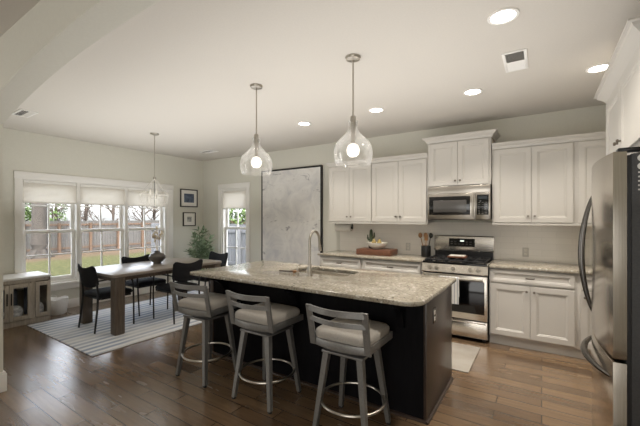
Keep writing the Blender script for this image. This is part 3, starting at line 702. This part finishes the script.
# ------------------------------------------------------------------ microwave
MX0, MX1, MY = -1.278, -.522, YB-.41
t = thing('microwave', 'stainless over-the-range microwave with black glass door', 'microwave', (MX0, MY, 1.44)); W = MX1-MX0
MB().box(0, W, .02, .408, 0, .432, .003).build('body', STEELM, t)
MB().box(0, W, 0, .03, .335, .432, .004).build('top_fascia', STEELM, t)
dr = MB().box(0, W*.775, -.006, .03, .0, .333, .006).build('door', STEELM, t)
MB().box(.02, W*.70, -.009, .0, .06, .30, .006).build('door_glass', GLOSSB, dr)
MB().box(.075, W*.64, -.0105, -.006, .095, .25, .002).build('window_screen', mat('door_screen', srgb(74, 72, 70), .25), dr)
m = MB(); m.cyl((W*.745, -.045, .035), (W*.745, -.045, .315), .011, seg=12)
for z in (.05, .30): m.cyl((W*.745, -.045, z), (W*.745, -.004, z), .008, seg=8)
m.build('handle', NICKEL, dr)
cp = MB().box(W*.785, W, -.006, .03, .0, .333, .005).build('control_side', STEELM, t)
kp = MB().box(W*.80, W*.975, -.009, .0, .06, .31, .004).build('keypad', GLOSSB, cp)
for i in range(3):
    for j in range(6): MB().box(W*.82+i*.04, W*.82+i*.04+.02, -.0105, -.008, .075+j*.027, .075+j*.027+.008).build('button', BTN, kp)
MB().box(W*.82, W*.955, -.0105, -.008, .255, .29).build('clock_window', mat('lcd', srgb(30, 36, 40), .3), kp)
m = MB()
for i in range(14): m.box(.03+i*.05, .07+i*.05, .05, .38, -.004, .001)
m.build('underside_grille', BLACK, t)

# ------------------------------------------------------------------ refrigerator (front faces -X)
FX, FY0, FY1, FH = .284, 2.115, 2.89, 1.775
t = thing('refrigerator', 'stainless bottom-freezer refrigerator with bowed bar handles', 'refrigerator', (0, 0, 0))
MB().box(FX+.066, 1.06, FY0+.008, FY1-.008, .02, FH-.012, .006).build('body', FRSIDE, t)
MB().box(FX+.11, 1.04, FY0+.05, FY1-.05, 0, .05).build('base_grille', BLACK, t)
MB().box(FX+.048, FX+.07, FY0+.014, FY1-.014, .06, FH-.02).build('gasket', BLACK, t)
def fdoor(name, z0, z1):
    n = 14; fr = []
    for i in range(n+1):
        u = i/n; y = FY0+(FY1-FY0)*u; b = .032*(1-(2*u-1)**2)
        fr.append((FX-b, y))
    poly = fr+[(FX+.05, FY1), (FX+.05, FY0)]
    return MB().slab(poly, z0, z1, r=.005).build(name, STEEL, t, sm=30)
d1 = fdoor('door', .79, FH); d2 = fdoor('freezer_drawer', .07, .775)
yh = FY1-.10
def bowed(parent, a, b, out, flat):
    a, b = Vector(a), Vector(b); n = 20; pts = []
    for i in range(n+1):
        u = i/n; q = a.lerp(b, u); q.x -= out*math.sin(pi*u)**.8; pts.append(q)
    rad = [.010+.008*math.sin(pi*i/n) for i in range(n+1)]
    m = MB(); m.sweep(pts, rad, [r*.9 for r in rad], seg=12, up=(0, 1, 0) if not flat else (0, 0, 1))
    for q in (a, b): m.cyl(q+Vector((-.004, 0, 0)), q+Vector((.02, 0, 0)), .014, seg=12)
    m.build('handle', DKSTEEL, parent)
bowed(d1, (FX-.008, yh, 1.60), (FX-.008, yh, .86), .06, False)
bowed(d2, (FX+.0, FY0+.05, .685), (FX+.0, FY1-.05, .685), .075, True)
m = MB()
for y in (FY0+.04,): m.box(FX+.02, FX+.12, y-.025, y+.04, FH, FH+.018, .005)
m.build('hinge_cover', BLACK, t)
STK = mat('white_print', srgb(214, 212, 208), .6)
m = MB(); ys = FY0+.0075
def ring(m, cx, cz, r0, r1):
    n = 20; A = [m.bm.verts.new((cx+r1*cos(2*pi*i/n), ys-.001, cz+r1*sin(2*pi*i/n))) for i in range(n)]; B = [m.bm.verts.new((cx+r0*cos(2*pi*i/n), ys-.001, cz+r0*sin(2*pi*i/n))) for i in range(n)]
    for i in range(n): j = (i+1) % n; m.bm.faces.new((A[i], A[j], B[j], B[i]))
ring(m, FX+.104, 1.738, .006, .017); ring(m, FX+.104, 1.70, .006, .017)
for i in range(5): m.box(FX+.090, FX+.090+(.05, .04, .052, .036, .05)[i], ys-.0015, ys, 1.668-.02*i, 1.675-.02*i)
m.build('sticker', STK, t)

# ------------------------------------------------------------------ island
IX0, IX1, IY0, IY1 = -2.96, -.685, 2.43, 3.235
t = thing('kitchen_island', 'long dark espresso kitchen island base with panelled end', 'kitchen island', (0, 0, 0))
SX0, SX1, SY0, SY1 = -2.2, -1.53, 2.74, 3.10
bs = MB(); bs.box(IX0, IX1-.02, IY0, IY1, .0, .60, 0); bs.box(IX0, SX0-.03, IY0, IY1, .60, .885); bs.box(SX1+.03, IX1-.02, IY0, IY1, .60, .885)
bs.box(SX0-.03, SX1+.03, IY0, SY0-.03, .60, .885); bs.box(SX0-.03, SX1+.03, SY1+.03, IY1, .60, .885); bs.build('cabinet_body', ESP, t)
MB().box(IX1-.02, IX1, IY0-.004, IY1+.004, .0, .885, .002).build('end_panel', ESPSHEEN, t)
MB().box(IX0-.02, IX0, IY0-.004, IY1+.004, .0, .885, .002).build('end_panel', ESPSHEEN, t)
m = MB(); m.prism([(IY0, 0), (IY0-.018, 0), (IY0-.016, .012), (IY0-.004, .02), (IY0, .02)], 'x', IX0-.02, IX1)
m.prism([(IX1, 0), (IX1+.018, 0), (IX1+.016, .012), (IX1+.004, .02), (IX1, .02)], 'y', IY0-.018, IY1); m.build('shoe_moulding', ESPSHEEN, t)
for x in (-2.75, -1.82, -.86):
    pr = [(IY0, .885), (IY0-.23, .885), (IY0-.23, .85), (IY0-.16, .835), (IY0-.09, .79), (IY0-.055, .72), (IY0-.045, .66), (IY0, .65)]
    MB().prism(pr, 'x', x-.022, x+.022).build('corbel', ESP, t)
for a, b in ((IX0+.05, -2.23), (-2.19, -1.5), (-1.46, IX1-.06)):
    m = MB(); m.rects(a, b, .1, .86, [(0, 0), (0, -.018), (.05, -.018), (.056, -.01), (.06, -.01)])
    for q in m.bm.verts: q.co = Vector((q.co.x, IY1-q.co.y, q.co.z))
    m.build('door', ESP, t)
def rounded(x0, x1, y0, y1, r, n=6):
    if not isinstance(r, (list, tuple)): r = [r]*4
    out = []
    for (cx, cy_, a), rr_ in zip(((x0, y0, pi), (x1, y0, 1.5*pi), (x1, y1, 0), (x0, y1, .5*pi)), r):
        ox = cx+(rr_ if cx == x0 else -rr_); oy = cy_+(rr_ if cy_ == y0 else -rr_)
        out += [(ox+rr_*cos(a+.5*pi*i/n), oy+rr_*sin(a+.5*pi*i/n)) for i in range(n+1)]
    return out
ct = MB().slab(rounded(-2.995, -.645, 2.135, 3.262, [.05, .13, .03, .03]), .885, .917, rounded(SX0, SX1, SY0, SY1, .05), r=.007).build('countertop', GRAN)
tag(ct, 'large speckled granite island countertop with the sink cut into it', 'countertop')
t = thing('sink', 'undermount stainless sink set into the island countertop', 'sink', ((SX0+SX1)/2, (SY0+SY1)/2, .884))
m = MB(); sx_, sy_ = (SX1-SX0)/2+.004, (SY1-SY0)/2+.004; rings = []
for ins, z in ((-.02, .0), (0, 0), (.004, -.02), (.012, -.17), (.03, -.195), (.15, -.2)):
    rings.append([m.bm.verts.new((x, y, z)) for x, y in rounded(-sx_+ins, sx_-ins, -sy_+ins, sy_-ins, .05)])
for a, b in zip(rings, rings[1:]):
    for i in range(len(a)): j = (i+1) % len(a); m.bm.faces.new((a[i], a[j], b[j], b[i]))
m.bm.faces.new(rings[-1]); m.build('basin', STEELH, t)
MB().lathe([(.045, .001), (.042, .004), (.02, .001), (0, 0)], (0, 0, -.2), 20).build('drain', NICKEL, t)
# faucet
t = thing('faucet', 'tall gooseneck brushed nickel faucet beside the island sink', 'faucet', (-1.857, 2.655, .917))
MB().lathe([(.03, 0), (.03, .008), (.026, .014), (.022, .05), (.017, .07), (.0155, .09)], seg=24, cap=True).build('body', NICKEL, t)
sp = [(0, 0, .08), (0, 0, .2), (0, 0, .30)]+[(0, .085-.085*cos(a), .315+.085*sin(a)*1.15) for a in [pi*i/14 for i in range(1, 14)]]+[(0, .172, .30), (0, .178, .265)]
MB().sweep(sp, .0125, seg=14, up=(1, 0, 0)).build('spout', NICKEL, t)
MB().cyl((0, .178, .27), (0, .188, .215), .0165, .018, 16).build('spray_head', NICKEL, t)
m = MB(); m.cyl((.015, 0, .045), (.045, 0, .052), .011, .01, 12); m.sweep([(.04, 0, .052), (.07, .0, .06), (.115, .0, .085)], [.008, .007, .006], seg=8); m.build('lever', NICKEL, t)
t = thing('soap_dispenser', 'small nickel soap pump left of the faucet', 'soap dispenser', (-2.02, 2.68, .917))
MB().lathe([(.02, 0), (.02, .006), (.012, .012), (.01, .05)], seg=18, cap=True).build('collar', NICKEL, t)
MB().sweep([(0, 0, .045), (0, 0, .07), (0, .02, .078), (0, .06, .074)], .006, seg=8, up=(1, 0, 0)).build('nozzle', NICKEL, t)
t = thing('sink_wand', 'flat brown scrub brush lying by the sink edge', 'brush', (-2.13, 2.672, .917), R(8))
MB().box(-.10, .06, -.011, .011, .004, .016, .004).build('handle', TLEG, t); MB().box(.06, .12, -.02, .02, .0, .022, .006).build('bristles', SPOON, t)
# outlets
def outlet(label, loc, rot, plate, face, w_=.07, h_=.115):
    t = thing('outlet', label, 'outlet', loc, rot, 'wall outlets')
    MB().box(-w_/2, w_/2, -.006, 0, -h_/2, h_/2, .003).build('plate', plate, t)
    for z in (-.024, .024):
        s = MB().box(-.016, .016, -.0085, -.004, z-.015, z+.015, .003).build('socket', face, t)
        m = MB(); m.box(-.008, -.005, -.0092, -.008, z-.002, z+.008); m.box(.005, .008, -.0092, -.008, z-.002, z+.008); m.build('slots', BLACK, s)
outlet('outlet with metal plate on the end of the island', (IX1, 2.63, .72), pi/2, DKSTEEL, WHITEC)
outlet('white outlet on the splashback right of the range', (-.17, YB-.008, 1.03), 0, CABW, WHITEC)
outlet('white outlet on the splashback between wood block and utensil crock', (-1.68, YB-.008, 1.03), 0, CABW, WHITEC)

# ------------------------------------------------------------------ counter objects
t = thing('butcher_block', 'thick reddish wooden chopping block on the left counter', 'cutting board', (-2.06, 4.70, .9165))
MB().box(-.27, .27, -.15, .15, 0, .085, .008).build('block', BLOCK, t)
CB = (-2.045, 4.68, 1.002)
t = thing('fruit_bowl', 'white ceramic bowl on the wooden chopping block', 'bowl', CB)
MB().lathe([(.06, 0), (.065, .006), (.11, .03), (.145, .07), (.15, .095), (.144, .095), (.135, .068), (.1, .034), (.0, .02)], seg=32).build('shell', WHITEC, t)
for i, (x, y, l) in enumerate(((-.045, -.02, 'green-brown pear standing in the white bowl, nearer the cactus'), (.04, -.015, 'green-brown pear standing in the white bowl, nearer the range'))):
    t = thing('pear', l, 'fruit', (CB[0]+x, CB[1]+y, CB[2]+.036+.012), 0, 'pears in the bowl')
    MB().lathe([(0, 0), (.025, .004), (.036, .03), (.032, .055), (.02, .08), (.014, .095), (0, .1)], seg=16).build('flesh', PEAR, t)
    MB().sweep([(0, 0, .095), (.003, 0, .112), (.008, 0, .122)], .0025, seg=6).build('stem', TWIG, t)
t = thing('potted_cactus', 'dark green cactus figurine behind the white bowl on the block', 'cactus', (-2.20, 4.80, 1.002))
MB().lathe([(.035, 0), (.045, .05), (.045, .06), (.038, .058), (0, .055)], seg=20).build('pot', IRON, t)
m = MB(); m.lathe([(.018, .05), (.026, .09), (.027, .2), (.022, .26), (.01, .285), (0, .29)], seg=14)
m.sweep([(0, 0, .12), (-.045, 0, .125), (-.055, 0, .15), (-.055, 0, .20)], [.014, .015, .015, .009], seg=10); m.sweep([(0, 0, .15), (.045, 0, .155), (.052, 0, .18), (.052, 0, .235)], [.014, .015, .015, .009], seg=10)
m.build('stem', CACT, t)
t = thing('utensil_crock', 'black utensil crock on the counter beside the range', 'crock', (-1.36, 4.80, .9165))
MB().lathe([(0, 0), (.06, 0), (.065, .01), (.065, .15), (.063, .155), (.058, .153), (.056, .02), (0, .015)], seg=28).build('pot', BLACK, t)
UT = [(-.03, -.01, -.06, 'wooden spoon leaning left in the black crock', SPOON, 'spoon'), (.0, .02, -.01, 'wooden spoon upright at the back of the black crock', SPOON, 'spoon'), (-.01, -.025, .015, 'short wooden spatula at the front of the black crock', SPOON, 'spatula'), (.03, .0, .05, 'dark ladle leaning right in the black crock', BLACK, 'ladle')]
for x, y, lean, l, mt_, c_ in UT:
    t = thing('kitchen_'+c_, l, c_, (-1.36+x*.5, 4.80+y*.5, .936), 0, None)
    top = Vector((lean*.9, y*.5, .25 if c_ != 'spatula' else .22))
    MB().sweep([(0, 0, 0), top], .006, seg=8).build('handle', mt_, t)
    if c_ == 'spatula': MB().box(top.x-.025, top.x+.025, top.y-.005, top.y+.005, top.z-.01, top.z+.07, .004).build('head', mt_, t)
    else: MB().ball(top+Vector((lean*.15, 0, .03)), .036, (.8, .4, 1.05)).build('head', mt_, t)
t = thing('paper_towel_holder', 'white paper towel roll mounted under the left wall cabinet', 'paper towel', (-2.69, 4.82, 1.305))
MB().cyl((-.14, 0, 0), (.14, 0, 0), .06, seg=24).build('roll', PAPER, t)
m = MB()
for s in (-1, 1): m.box(s*.155-.004, s*.155+.004, -.02, .02, -.02, .07, .002); m.cyl((s*.14, 0, 0), (s*.158, 0, 0), .022, seg=14)
m.box(-.159, .159, -.02, .02, .063, .067); m.build('bracket', DMET, t)

# kitchen mat
m = MB(); m.slab(rounded(-1.35, -.575, 3.42, 4.16, .02), .001, .012, r=.003); tag(m.build('kitchen_mat', MATF), 'cream kitchen mat on the floor in front of the range', 'mat')

# ------------------------------------------------------------------ wall art
def framed(name, label, cat, loc, rot, w_, h_, fw, fd, matw, pic, fm, group=None):
    t = thing(name, label, cat, loc, rot, group)       # local: x across, faces -y, z up from the bottom edge
    m = MB()
    m.box(-w_/2, w_/2, -fd, 0, 0, fw, .002); m.box(-w_/2, w_/2, -fd, 0, h_-fw, h_, .002); m.box(-w_/2, -w_/2+fw, -fd, 0, fw, h_-fw, .002); m.box(w_/2-fw, w_/2, -fd, 0, fw, h_-fw, .002)
    m.build('frame', fm, t)
    if matw:
        MB().box(-w_/2+fw, w_/2-fw, -fd*.55, -.001, fw, h_-fw).build('mat', MATB, t)
        mx_, mz = matw
        p = MB().box(-w_/2+fw+mx_, w_/2-fw-mx_, -.001, .001, -(h_/2-fw-mz), (h_/2-fw-mz)).build('print', pic, t); p.location = (0, -fd*.58, h_/2)
    else:
        p = MB().box(-w_/2+fw*.6, w_/2-fw*.6, -.008, .008, -h_/2+fw*.6, h_/2-fw*.6).build('canvas', pic, t); p.location = (0, -fd+.012, h_/2)
BFR = mat('black_frame', srgb(24, 23, 22), .45); GFR = mat('dark_frame', srgb(48, 44, 40), .5)
framed('wall_painting', 'tall grey abstract painting in a thin black frame beside the wall cabinets', 'painting', (-3.912, YB, .50), 0, 1.415, 1.885, .03, .045, None, CANV, BFR)
framed('picture_frame', 'larger framed dark landscape print on the wall by the triple window', 'picture', (XL, 4.617, 1.70), pi/2, .43, .385, .022, .025, (.07, .075), PHOTO1, GFR, 'framed prints by the window')
framed('picture_frame', 'smaller framed sketch print hanging below the landscape print', 'picture', (XL, 4.625, 1.285), pi/2, .315, .30, .02, .025, (.085, .075), PHOTO2, GFR, 'framed prints by the window')

# ------------------------------------------------------------------ dining area
o = MB().slab([(-5.84, 1.67), (-3.955, 1.67), (-3.955, 4.32), (-5.84, 4.32)], .001, .0105, r=.003).build('area_rug', RUG); tag(o, 'grey and cream striped area rug under the dining table', 'rug')
TX0, TX1, TY0, TY1 = -5.36, -4.36, 2.07, 3.76
t = thing('dining_table', 'rectangular weathered wood dining table on the striped rug', 'table', ((TX0+TX1)/2, (TY0+TY1)/2, .011))
a, b = (TX1-TX0)/2, (TY1-TY0)/2
MB().slab(rounded(-a, a, -b, b, .035), .715, .752, r=.006).build('tabletop', TWOOD, t)
m = MB()
for s in (-1, 1): m.box(s*(a-.05)-.012, s*(a-.05)+.012, -b+.15, b-.15, .665, .716); m.box(-a+.15, a-.15, s*(b-.05)-.012, s*(b-.05)+.012, .665, .716)
m.build('apron', TLEG, t)
for sx_ in (-1, 1):
    for sy_ in (-1, 1): MB().box(sx_*(a-.07)-.062, sx_*(a-.07)+.062, sy_*(b-.09)-.062, sy_*(b-.09)+.062, 0, .716, .016, 3).build('leg', TLEG, t)

def make_chair(label, loc, rot):
    t = thing('dining_chair', label, 'chair', loc, rot, 'black dining chairs')
    m = MB(); n = 24                                            # seat: rounded slab, slightly domed
    def seatring(ins, z): return [m.bm.verts.new((x, y, z)) for x, y in rounded(-.235+ins, .235-ins, -.21+ins, .245-ins, .09-min(ins, .05), 6)]
    rs = [seatring(.02, .425), seatring(.0, .437), seatring(-.002, .455), seatring(.008, .474), seatring(.04, .483), seatring(.12, .487)]
    for p, q in zip(rs, rs[1:]):
        for i in range(len(p)): j = (i+1) % len(p); m.bm.faces.new((p[i], p[j], q[j], q[i]))
    m.bm.faces.new(rs[0][::-1]); m.bm.faces.new(rs[-1]); m.build('seat', DFAB, t, sm=50)
    # curved upholstered back with a saddle-shaped top edge
    m = MB(); nx, nz = 16, 8; F, B = [], []
    for i in range(nx+1):
        u = -1+2*i/nx; fr_, bk_ = [], []
        zt = .81+.042*min(1, abs(u)/.85)**1.8-.03*max(0, abs(u)-.85)/.15
        zb = .555+.05*abs(u)**3
        hw = .238
        for j in range(nz+1):
            vv = j/nz; z = zb+(zt-zb)*vv
            y = -.235-.05*(vv) + .03*u*u; th = .021*math.sqrt(max(.12, 1-(2*vv-1)**4))*math.sqrt(max(.25, 1-abs(u)**10))
            x = u*hw*(.93+.07*vv)
            fr_.append(m.bm.verts.new((x, y+th, z))); bk_.append(m.bm.verts.new((x, y-th, z)))
        F.append(fr_); B.append(bk_)
    for i in range(nx):
        for j in range(nz):
            m.bm.faces.new((F[i][j], F[i+1][j], F[i+1][j+1], F[i][j+1])); m.bm.faces.new((B[i][j], B[i][j+1], B[i+1][j+1], B[i+1][j]))
        m.bm.faces.new((F[i][0], B[i][0], B[i+1][0], F[i+1][0])); m.bm.faces.new((F[i][nz], F[i+1][nz], B[i+1][nz], B[i][nz]))
    for j in range(nz):
        m.bm.faces.new((F[0][j], F[0][j+1], B[0][j+1], B[0][j])); m.bm.faces.new((F[nx][j], B[nx][j], B[nx][j+1], F[nx][j+1]))
    m.build('backrest', DFAB, t, sm=50)
    for s in (-1, 1):
        MB().sweep([(s*.222, -.25, 0), (s*.212, -.215, .30), (s*.208, -.205, .46), (s*.208, -.215, .58), (s*.206, -.225, .70)], [.011, .013, .014, .013, .009], seg=10).build('leg', DMET, t)
        MB().sweep([(s*.225, .235, 0), (s*.238, .225, .35), (s*.242, .215, .56), (s*.243, .195, .635)], [.010, .011, .011, .011], seg=10).build('leg', DMET, t)
        MB().sweep([(s*.243, .195, .632), (s*.244, .17, .655), (s*.245, .08, .662), (s*.24, -.08, .658), (s*.222, -.19, .65), (s*.205, -.222, .648)], [.011, .014, .017, .017, .013, .009], [.010, .009, .009, .009, .009, .009], seg=10).build('armrest', DMET, t)
    m = MB(); m.box(-.20, .20, -.19, -.16, .405, .428); m.box(-.22, .22, .17, .2, .405, .428); m.box(-.215, -.19, -.17, .18, .405, .428); m.box(.19, .215, -.17, .18, .405, .428); m.build('seat_frame', DMET, t)
    return t
ch = make_chair('black dining armchair at the near end of the table, by the glass-door console', (-4.90, 2.255, .0125), 0)
for l, x, y, r_ in (('black dining armchair on the window side of the table', -5.20, 2.95, -pi/2), ('black dining armchair with its back to the kitchen island', -4.44, 3.0, pi/2), ('black dining armchair at the far end of the table, near the leafy plant', -4.80, 3.80, pi)):
    c_ = copy_tree(ch); c_.location = (x, y, .0125); c_.rotation_euler = (0, 0, r_); c_['label'] = l
t = thing('vase', 'squat bronze vase standing on the dining table', 'vase', (-4.93, 2.98, .763))
MB().lathe([(.0, 0), (.055, 0), (.06, .008), (.058, .02), (.09, .045), (.118, .085), (.118, .115), (.09, .15), (.045, .168), (.04, .185), (.05, .195), (.042, .194), (.034, .18), (.034, .16), (0, .155)], seg=32).build('pot', BRONZE, t)
m = MB(); rg = random.Random(4)
t = thing('dried_pampas', 'cream dried pampas stems standing in the bronze vase', 'dried flowers', (-4.93, 2.98, .925))
for k in range(7):
    a = rg.uniform(0, 2*pi); tip = Vector((cos(a)*rg.uniform(.03, .11), sin(a)*rg.uniform(.03, .11), rg.uniform(.26, .40)))
    m.sweep([(0, 0, 0), tip*.5+Vector((0, 0, .03)), tip], .0025, seg=5)
    for i in range(26):
        p = tip*rg.uniform(.55, 1.0)+Vector((rg.uniform(-.01, .01), rg.uniform(-.01, .01), 0)); m.leaf(p, Vector((rg.uniform(-1, 1), rg.uniform(-1, 1), rg.uniform(.3, 1.4))), .055, .010)
m.build('plumes', PAMPAS, t, sm='leaf')

# glass-door console under the window
CX0, CX1, CY0, CY1, CH = -6.41, -5.90, 1.04, 1.955, .655
t = thing('console_cabinet', 'weathered wood console with glass doors and white top under the window', 'cabinet', (CX1, (CY0+CY1)/2, 0), pi/2)
wd = CY1-CY0; hw = wd/2; D = CX1-CX0                       # local x along +Y, y into the wall (-X)
m = MB(); m.box(-hw, hw, .0, D, .0, .07, .003); m.box(-hw, -hw+.025, .0, D, .07, CH-.03); m.box(hw-.025, hw, .0, D, .07, CH-.03)
m.box(-hw, hw, D-.015, D, .07, CH-.03); m.box(-hw, hw, .0, D, CH-.075, CH-.03, .003)
for x in (-.26, .26): m.box(x-.022, x+.022, .0, .04, .07, CH-.07)
m.build('carcass', CONW, t)
MB().box(-hw-.012, hw+.012, -.014, D, CH-.03, CH, .004).build('top', TRIM, t)
def gdoor(x0, x1, nm, hx):
    m = MB(); e = .042; z0, z1 = .08, CH-.085
    m.box(x0, x0+e, -.018, .0, z0, z1, .002); m.box(x1-e, x1, -.018, .0, z0, z1, .002); m.box(x0+e, x1-e, -.018, .0, z0, z0+.055, .002); m.box(x0+e, x1-e, -.018, .0, z1-.055, z1, .002)
    d = m.build(nm, CONW, t); MB().box(x0+e-.006, x1-e+.006, -.01, -.007, z0+.05, z1-.05).build('pane', PANE, d)
    if hx is not None: MB().box(hx-.006, hx+.006, -.034, -.018, .3, .46, .003).build('handle', DMET, d)
    return d
gdoor(-.237, -.002, 'door', -.022); gdoor(.002, .237, 'door', .022)
gdoor(-hw+.004, -.283, 'side_panel', None); gdoor(.283, hw-.004, 'side_panel', None)
for x, l in ((-.1, 'grey pillow stored in the console, nearer its left end'), (.10, 'grey striped pillow stored behind the right console door'), (.36, 'grey striped pillow stored in the end of the console by the basket')):
    m = MB(); m.ball((0, 0, 0), 1, (.12, .16, .10), 24, 14)
    for q in m.bm.verts:
        q.co.z += .01*sin(q.co.x*40)
        if q.co.z < -.085: q.co.z = -.085
    o = m.build('pillow', PILLOW, None, (CX1-.16, (CY0+CY1)/2+(x if x < .3 else .357), .07+.086)); o.scale = (1, .58 if x < .3 else .42, 1); tag(o, l, 'pillow', 'pillows in the console')
for x, l in ((.09, 'folded navy blanket standing at the back of the console behind the doors'), (.345, 'folded navy blanket in the end of the console by the basket')):
    m = MB()
    for k in range(3): m.box(-.04+k*.026, -.016+k*.026, -.085, .085, 0, .40-.02*k, .01)
    o = m.build('blanket', NAVY, None, (CX0+.17, (CY0+CY1)/2+x, .0705)); tag(o, l, 'blanket')
# white cloth basket
t = thing('cloth_basket', 'small white cloth basket on the floor between console and table', 'basket', (-6.20, 2.13, 0))
m = MB(); seg = 32; pr = [(.0, .004), (.12, .0), (.128, .01), (.142, .2), (.147, .235), (.139, .236), (.132, .2), (.118, .02), (0, .015)]
m.lathe(pr, seg=seg)
for q in m.bm.verts: q.co.z += .012*q.co.z/.23*sin(4*math.atan2(q.co.y, q.co.x)); q.co.x *= .95
m.build('bag', BIN, t)
for s in (-1, 1): MB().sweep([(.136*s, -.05, .2), (.15*s, -.045, .25), (.152*s, 0, .265), (.15*s, .045, .25), (.136*s, .05, .2)], .007, .004, seg=8).build('handle', BIN, t)

# leafy plant in the corner
t = thing('potted_plant', 'green leafy plant in the corner behind the dining table', 'plant', (-5.86, 4.50, 0))
MB().lathe([(0, 0), (.13, 0), (.15, .02), (.175, .3), (.18, .34), (.165, .34), (.16, .29), (0, .285)], seg=28).build('pot', WHITEC, t)
MB().lathe([(.158, .295), (.08, .305), (0, .307)], seg=20).build('soil', TWIG, t)
ms, ml = MB(), MB(); rg = random.Random(9)
for k in range(22):
    a = k*2.4+rg.uniform(-.3, .3); sp = rg.uniform(.06, .27); hz = rg.uniform(.78, 1.26)-.3*sp
    pts = bez((cos(a)*.04, sin(a)*.04, .29), (cos(a)*sp*.35, sin(a)*sp*.35, .29+(hz-.29)*.65), (cos(a)*sp, sin(a)*sp, hz), 9)
    ms.sweep(pts, [.009-.0006*i for i in range(10)], seg=5)
    for i in range(3, 10):
        for s in (-1, 1):
            tt = (pts[min(i, 9)]-pts[i-1]).normalized(); sd = tt.cross(Vector((rg.uniform(-.4, .4), rg.uniform(-.4, .4), 1))).normalized()
            ml.leaf(pts[i], sd*s+tt*.7+Vector((0, 0, rg.uniform(-.1, .4))), rg.uniform(.12, .18), .036, droop=.2)
    ml.leaf(pts[-1], pts[-1]-pts[-2], .15, .022)
ms.build('stems', LEAF, t); ml.build('leaves', LEAF, t, sm='leaf')

# ------------------------------------------------------------------ counter stools (facing +Y)
def make_stool(label, loc, rot):
    t = thing('counter_stool', label, 'stool', loc, rot, 'counter stools at the island')
    def ringpts(w0, d0, d1, r): return rounded(-w0, w0, d0, d1, r, 7)
    m = MB(); rs = []
    for ins, z in ((.012, .648), (.0, .655), (-.003, .675), (.001, .694), (.014, .706), (.05, .711), (.14, .713)):
        rs.append([m.bm.verts.new((x, y, z)) for x, y in rounded(-.208+ins, .208-ins, -.195+ins, .215-ins, max(.02, .07-ins*.4), 7)])
    for p, q in zip(rs, rs[1:]):
        for i in range(len(p)): j = (i+1) % len(p); m.bm.faces.new((p[i], p[j], q[j], q[i]))
    m.bm.faces.new(rs[0][::-1]); m.bm.faces.new(rs[-1]); m.build('seat', SFAB, t, sm=50)
    # metal pan: curved at the back
    out = [(.213, .215), (-.213, .215)]+[(-.213, -.14)]+[(-.213+.426*i/10, -.175-.045*sin(pi*i/10)) for i in range(0, 11)]+[(.213, -.14)]
    MB().slab(out, .60, .652, r=.004).build('seat_pan', SMET, t)
    MB().cyl((0, 0, .555), (0, 0, .60), .10, .12, 24).build('swivel', SMET, t)
    MB().box(-.155, .155, -.155, .155, .545, .562, .004).build('leg_plate', SMET, t)
    for s in (-1, 1):
        MB().sweep([(s*.205, -.178, .602), (s*.205, -.20, .72), (s*.207, -.235, .88)], .021, .007, square=True, up=(0, 1, 0)).build('back_post', SMET, t)
    def rail(z, y, hh, nm):
        n = 14; pts = [(-.205+.41*i/n, y-.05*sin(pi*i/n), z) for i in range(n+1)]
        MB().sweep(pts, .006, hh, square=True).build(nm, SMET, t)
    rail(.862, -.232, .019, 'top_rail'); rail(.79, -.215, .015, 'back_rail')
    for sx_ in (-1, 1):
        for sy_ in (-1, 1):
            lg = MB(); lg.sweep([(sx_*.125, sy_*.125, .56), (sx_*.193, sy_*.182, .012)], [.021, .0145], [.021, .0145], square=True, up=(0, 1, 0)); lg = lg.build('leg', SMET, t)
            MB().cyl((sx_*.194, sy_*.183, 0), (sx_*.194, sy_*.183, .013), .017, seg=10).build('foot_glide', BLACK, lg)
    zr = .205; rr_ = .222
    MB().sweep([(rr_*cos(a*pi/24), rr_*sin(a*pi/24), zr) for a in range(48)], .0095, seg=10, closed=True).build('foot_ring', NICKEL, t)
    return t
st = make_stool('grey swivel counter stool nearest the dining table', (-2.63, 2.09, 0), 0)
for l, x, y in (('grey swivel counter stool in the middle of the island row', -1.895, 2.10), ('grey swivel counter stool at the range end of the island row', -1.105, 2.10)):
    c_ = copy_tree(st); c_.location = (x, y, 0); c_['label'] = l
for q in st.children:      # this seat is swivelled a little
    if q.name.split('.')[0] in ('seat', 'seat_pan', 'back_post', 'top_rail', 'back_rail'): q.rotation_euler = (0, 0, R(6))
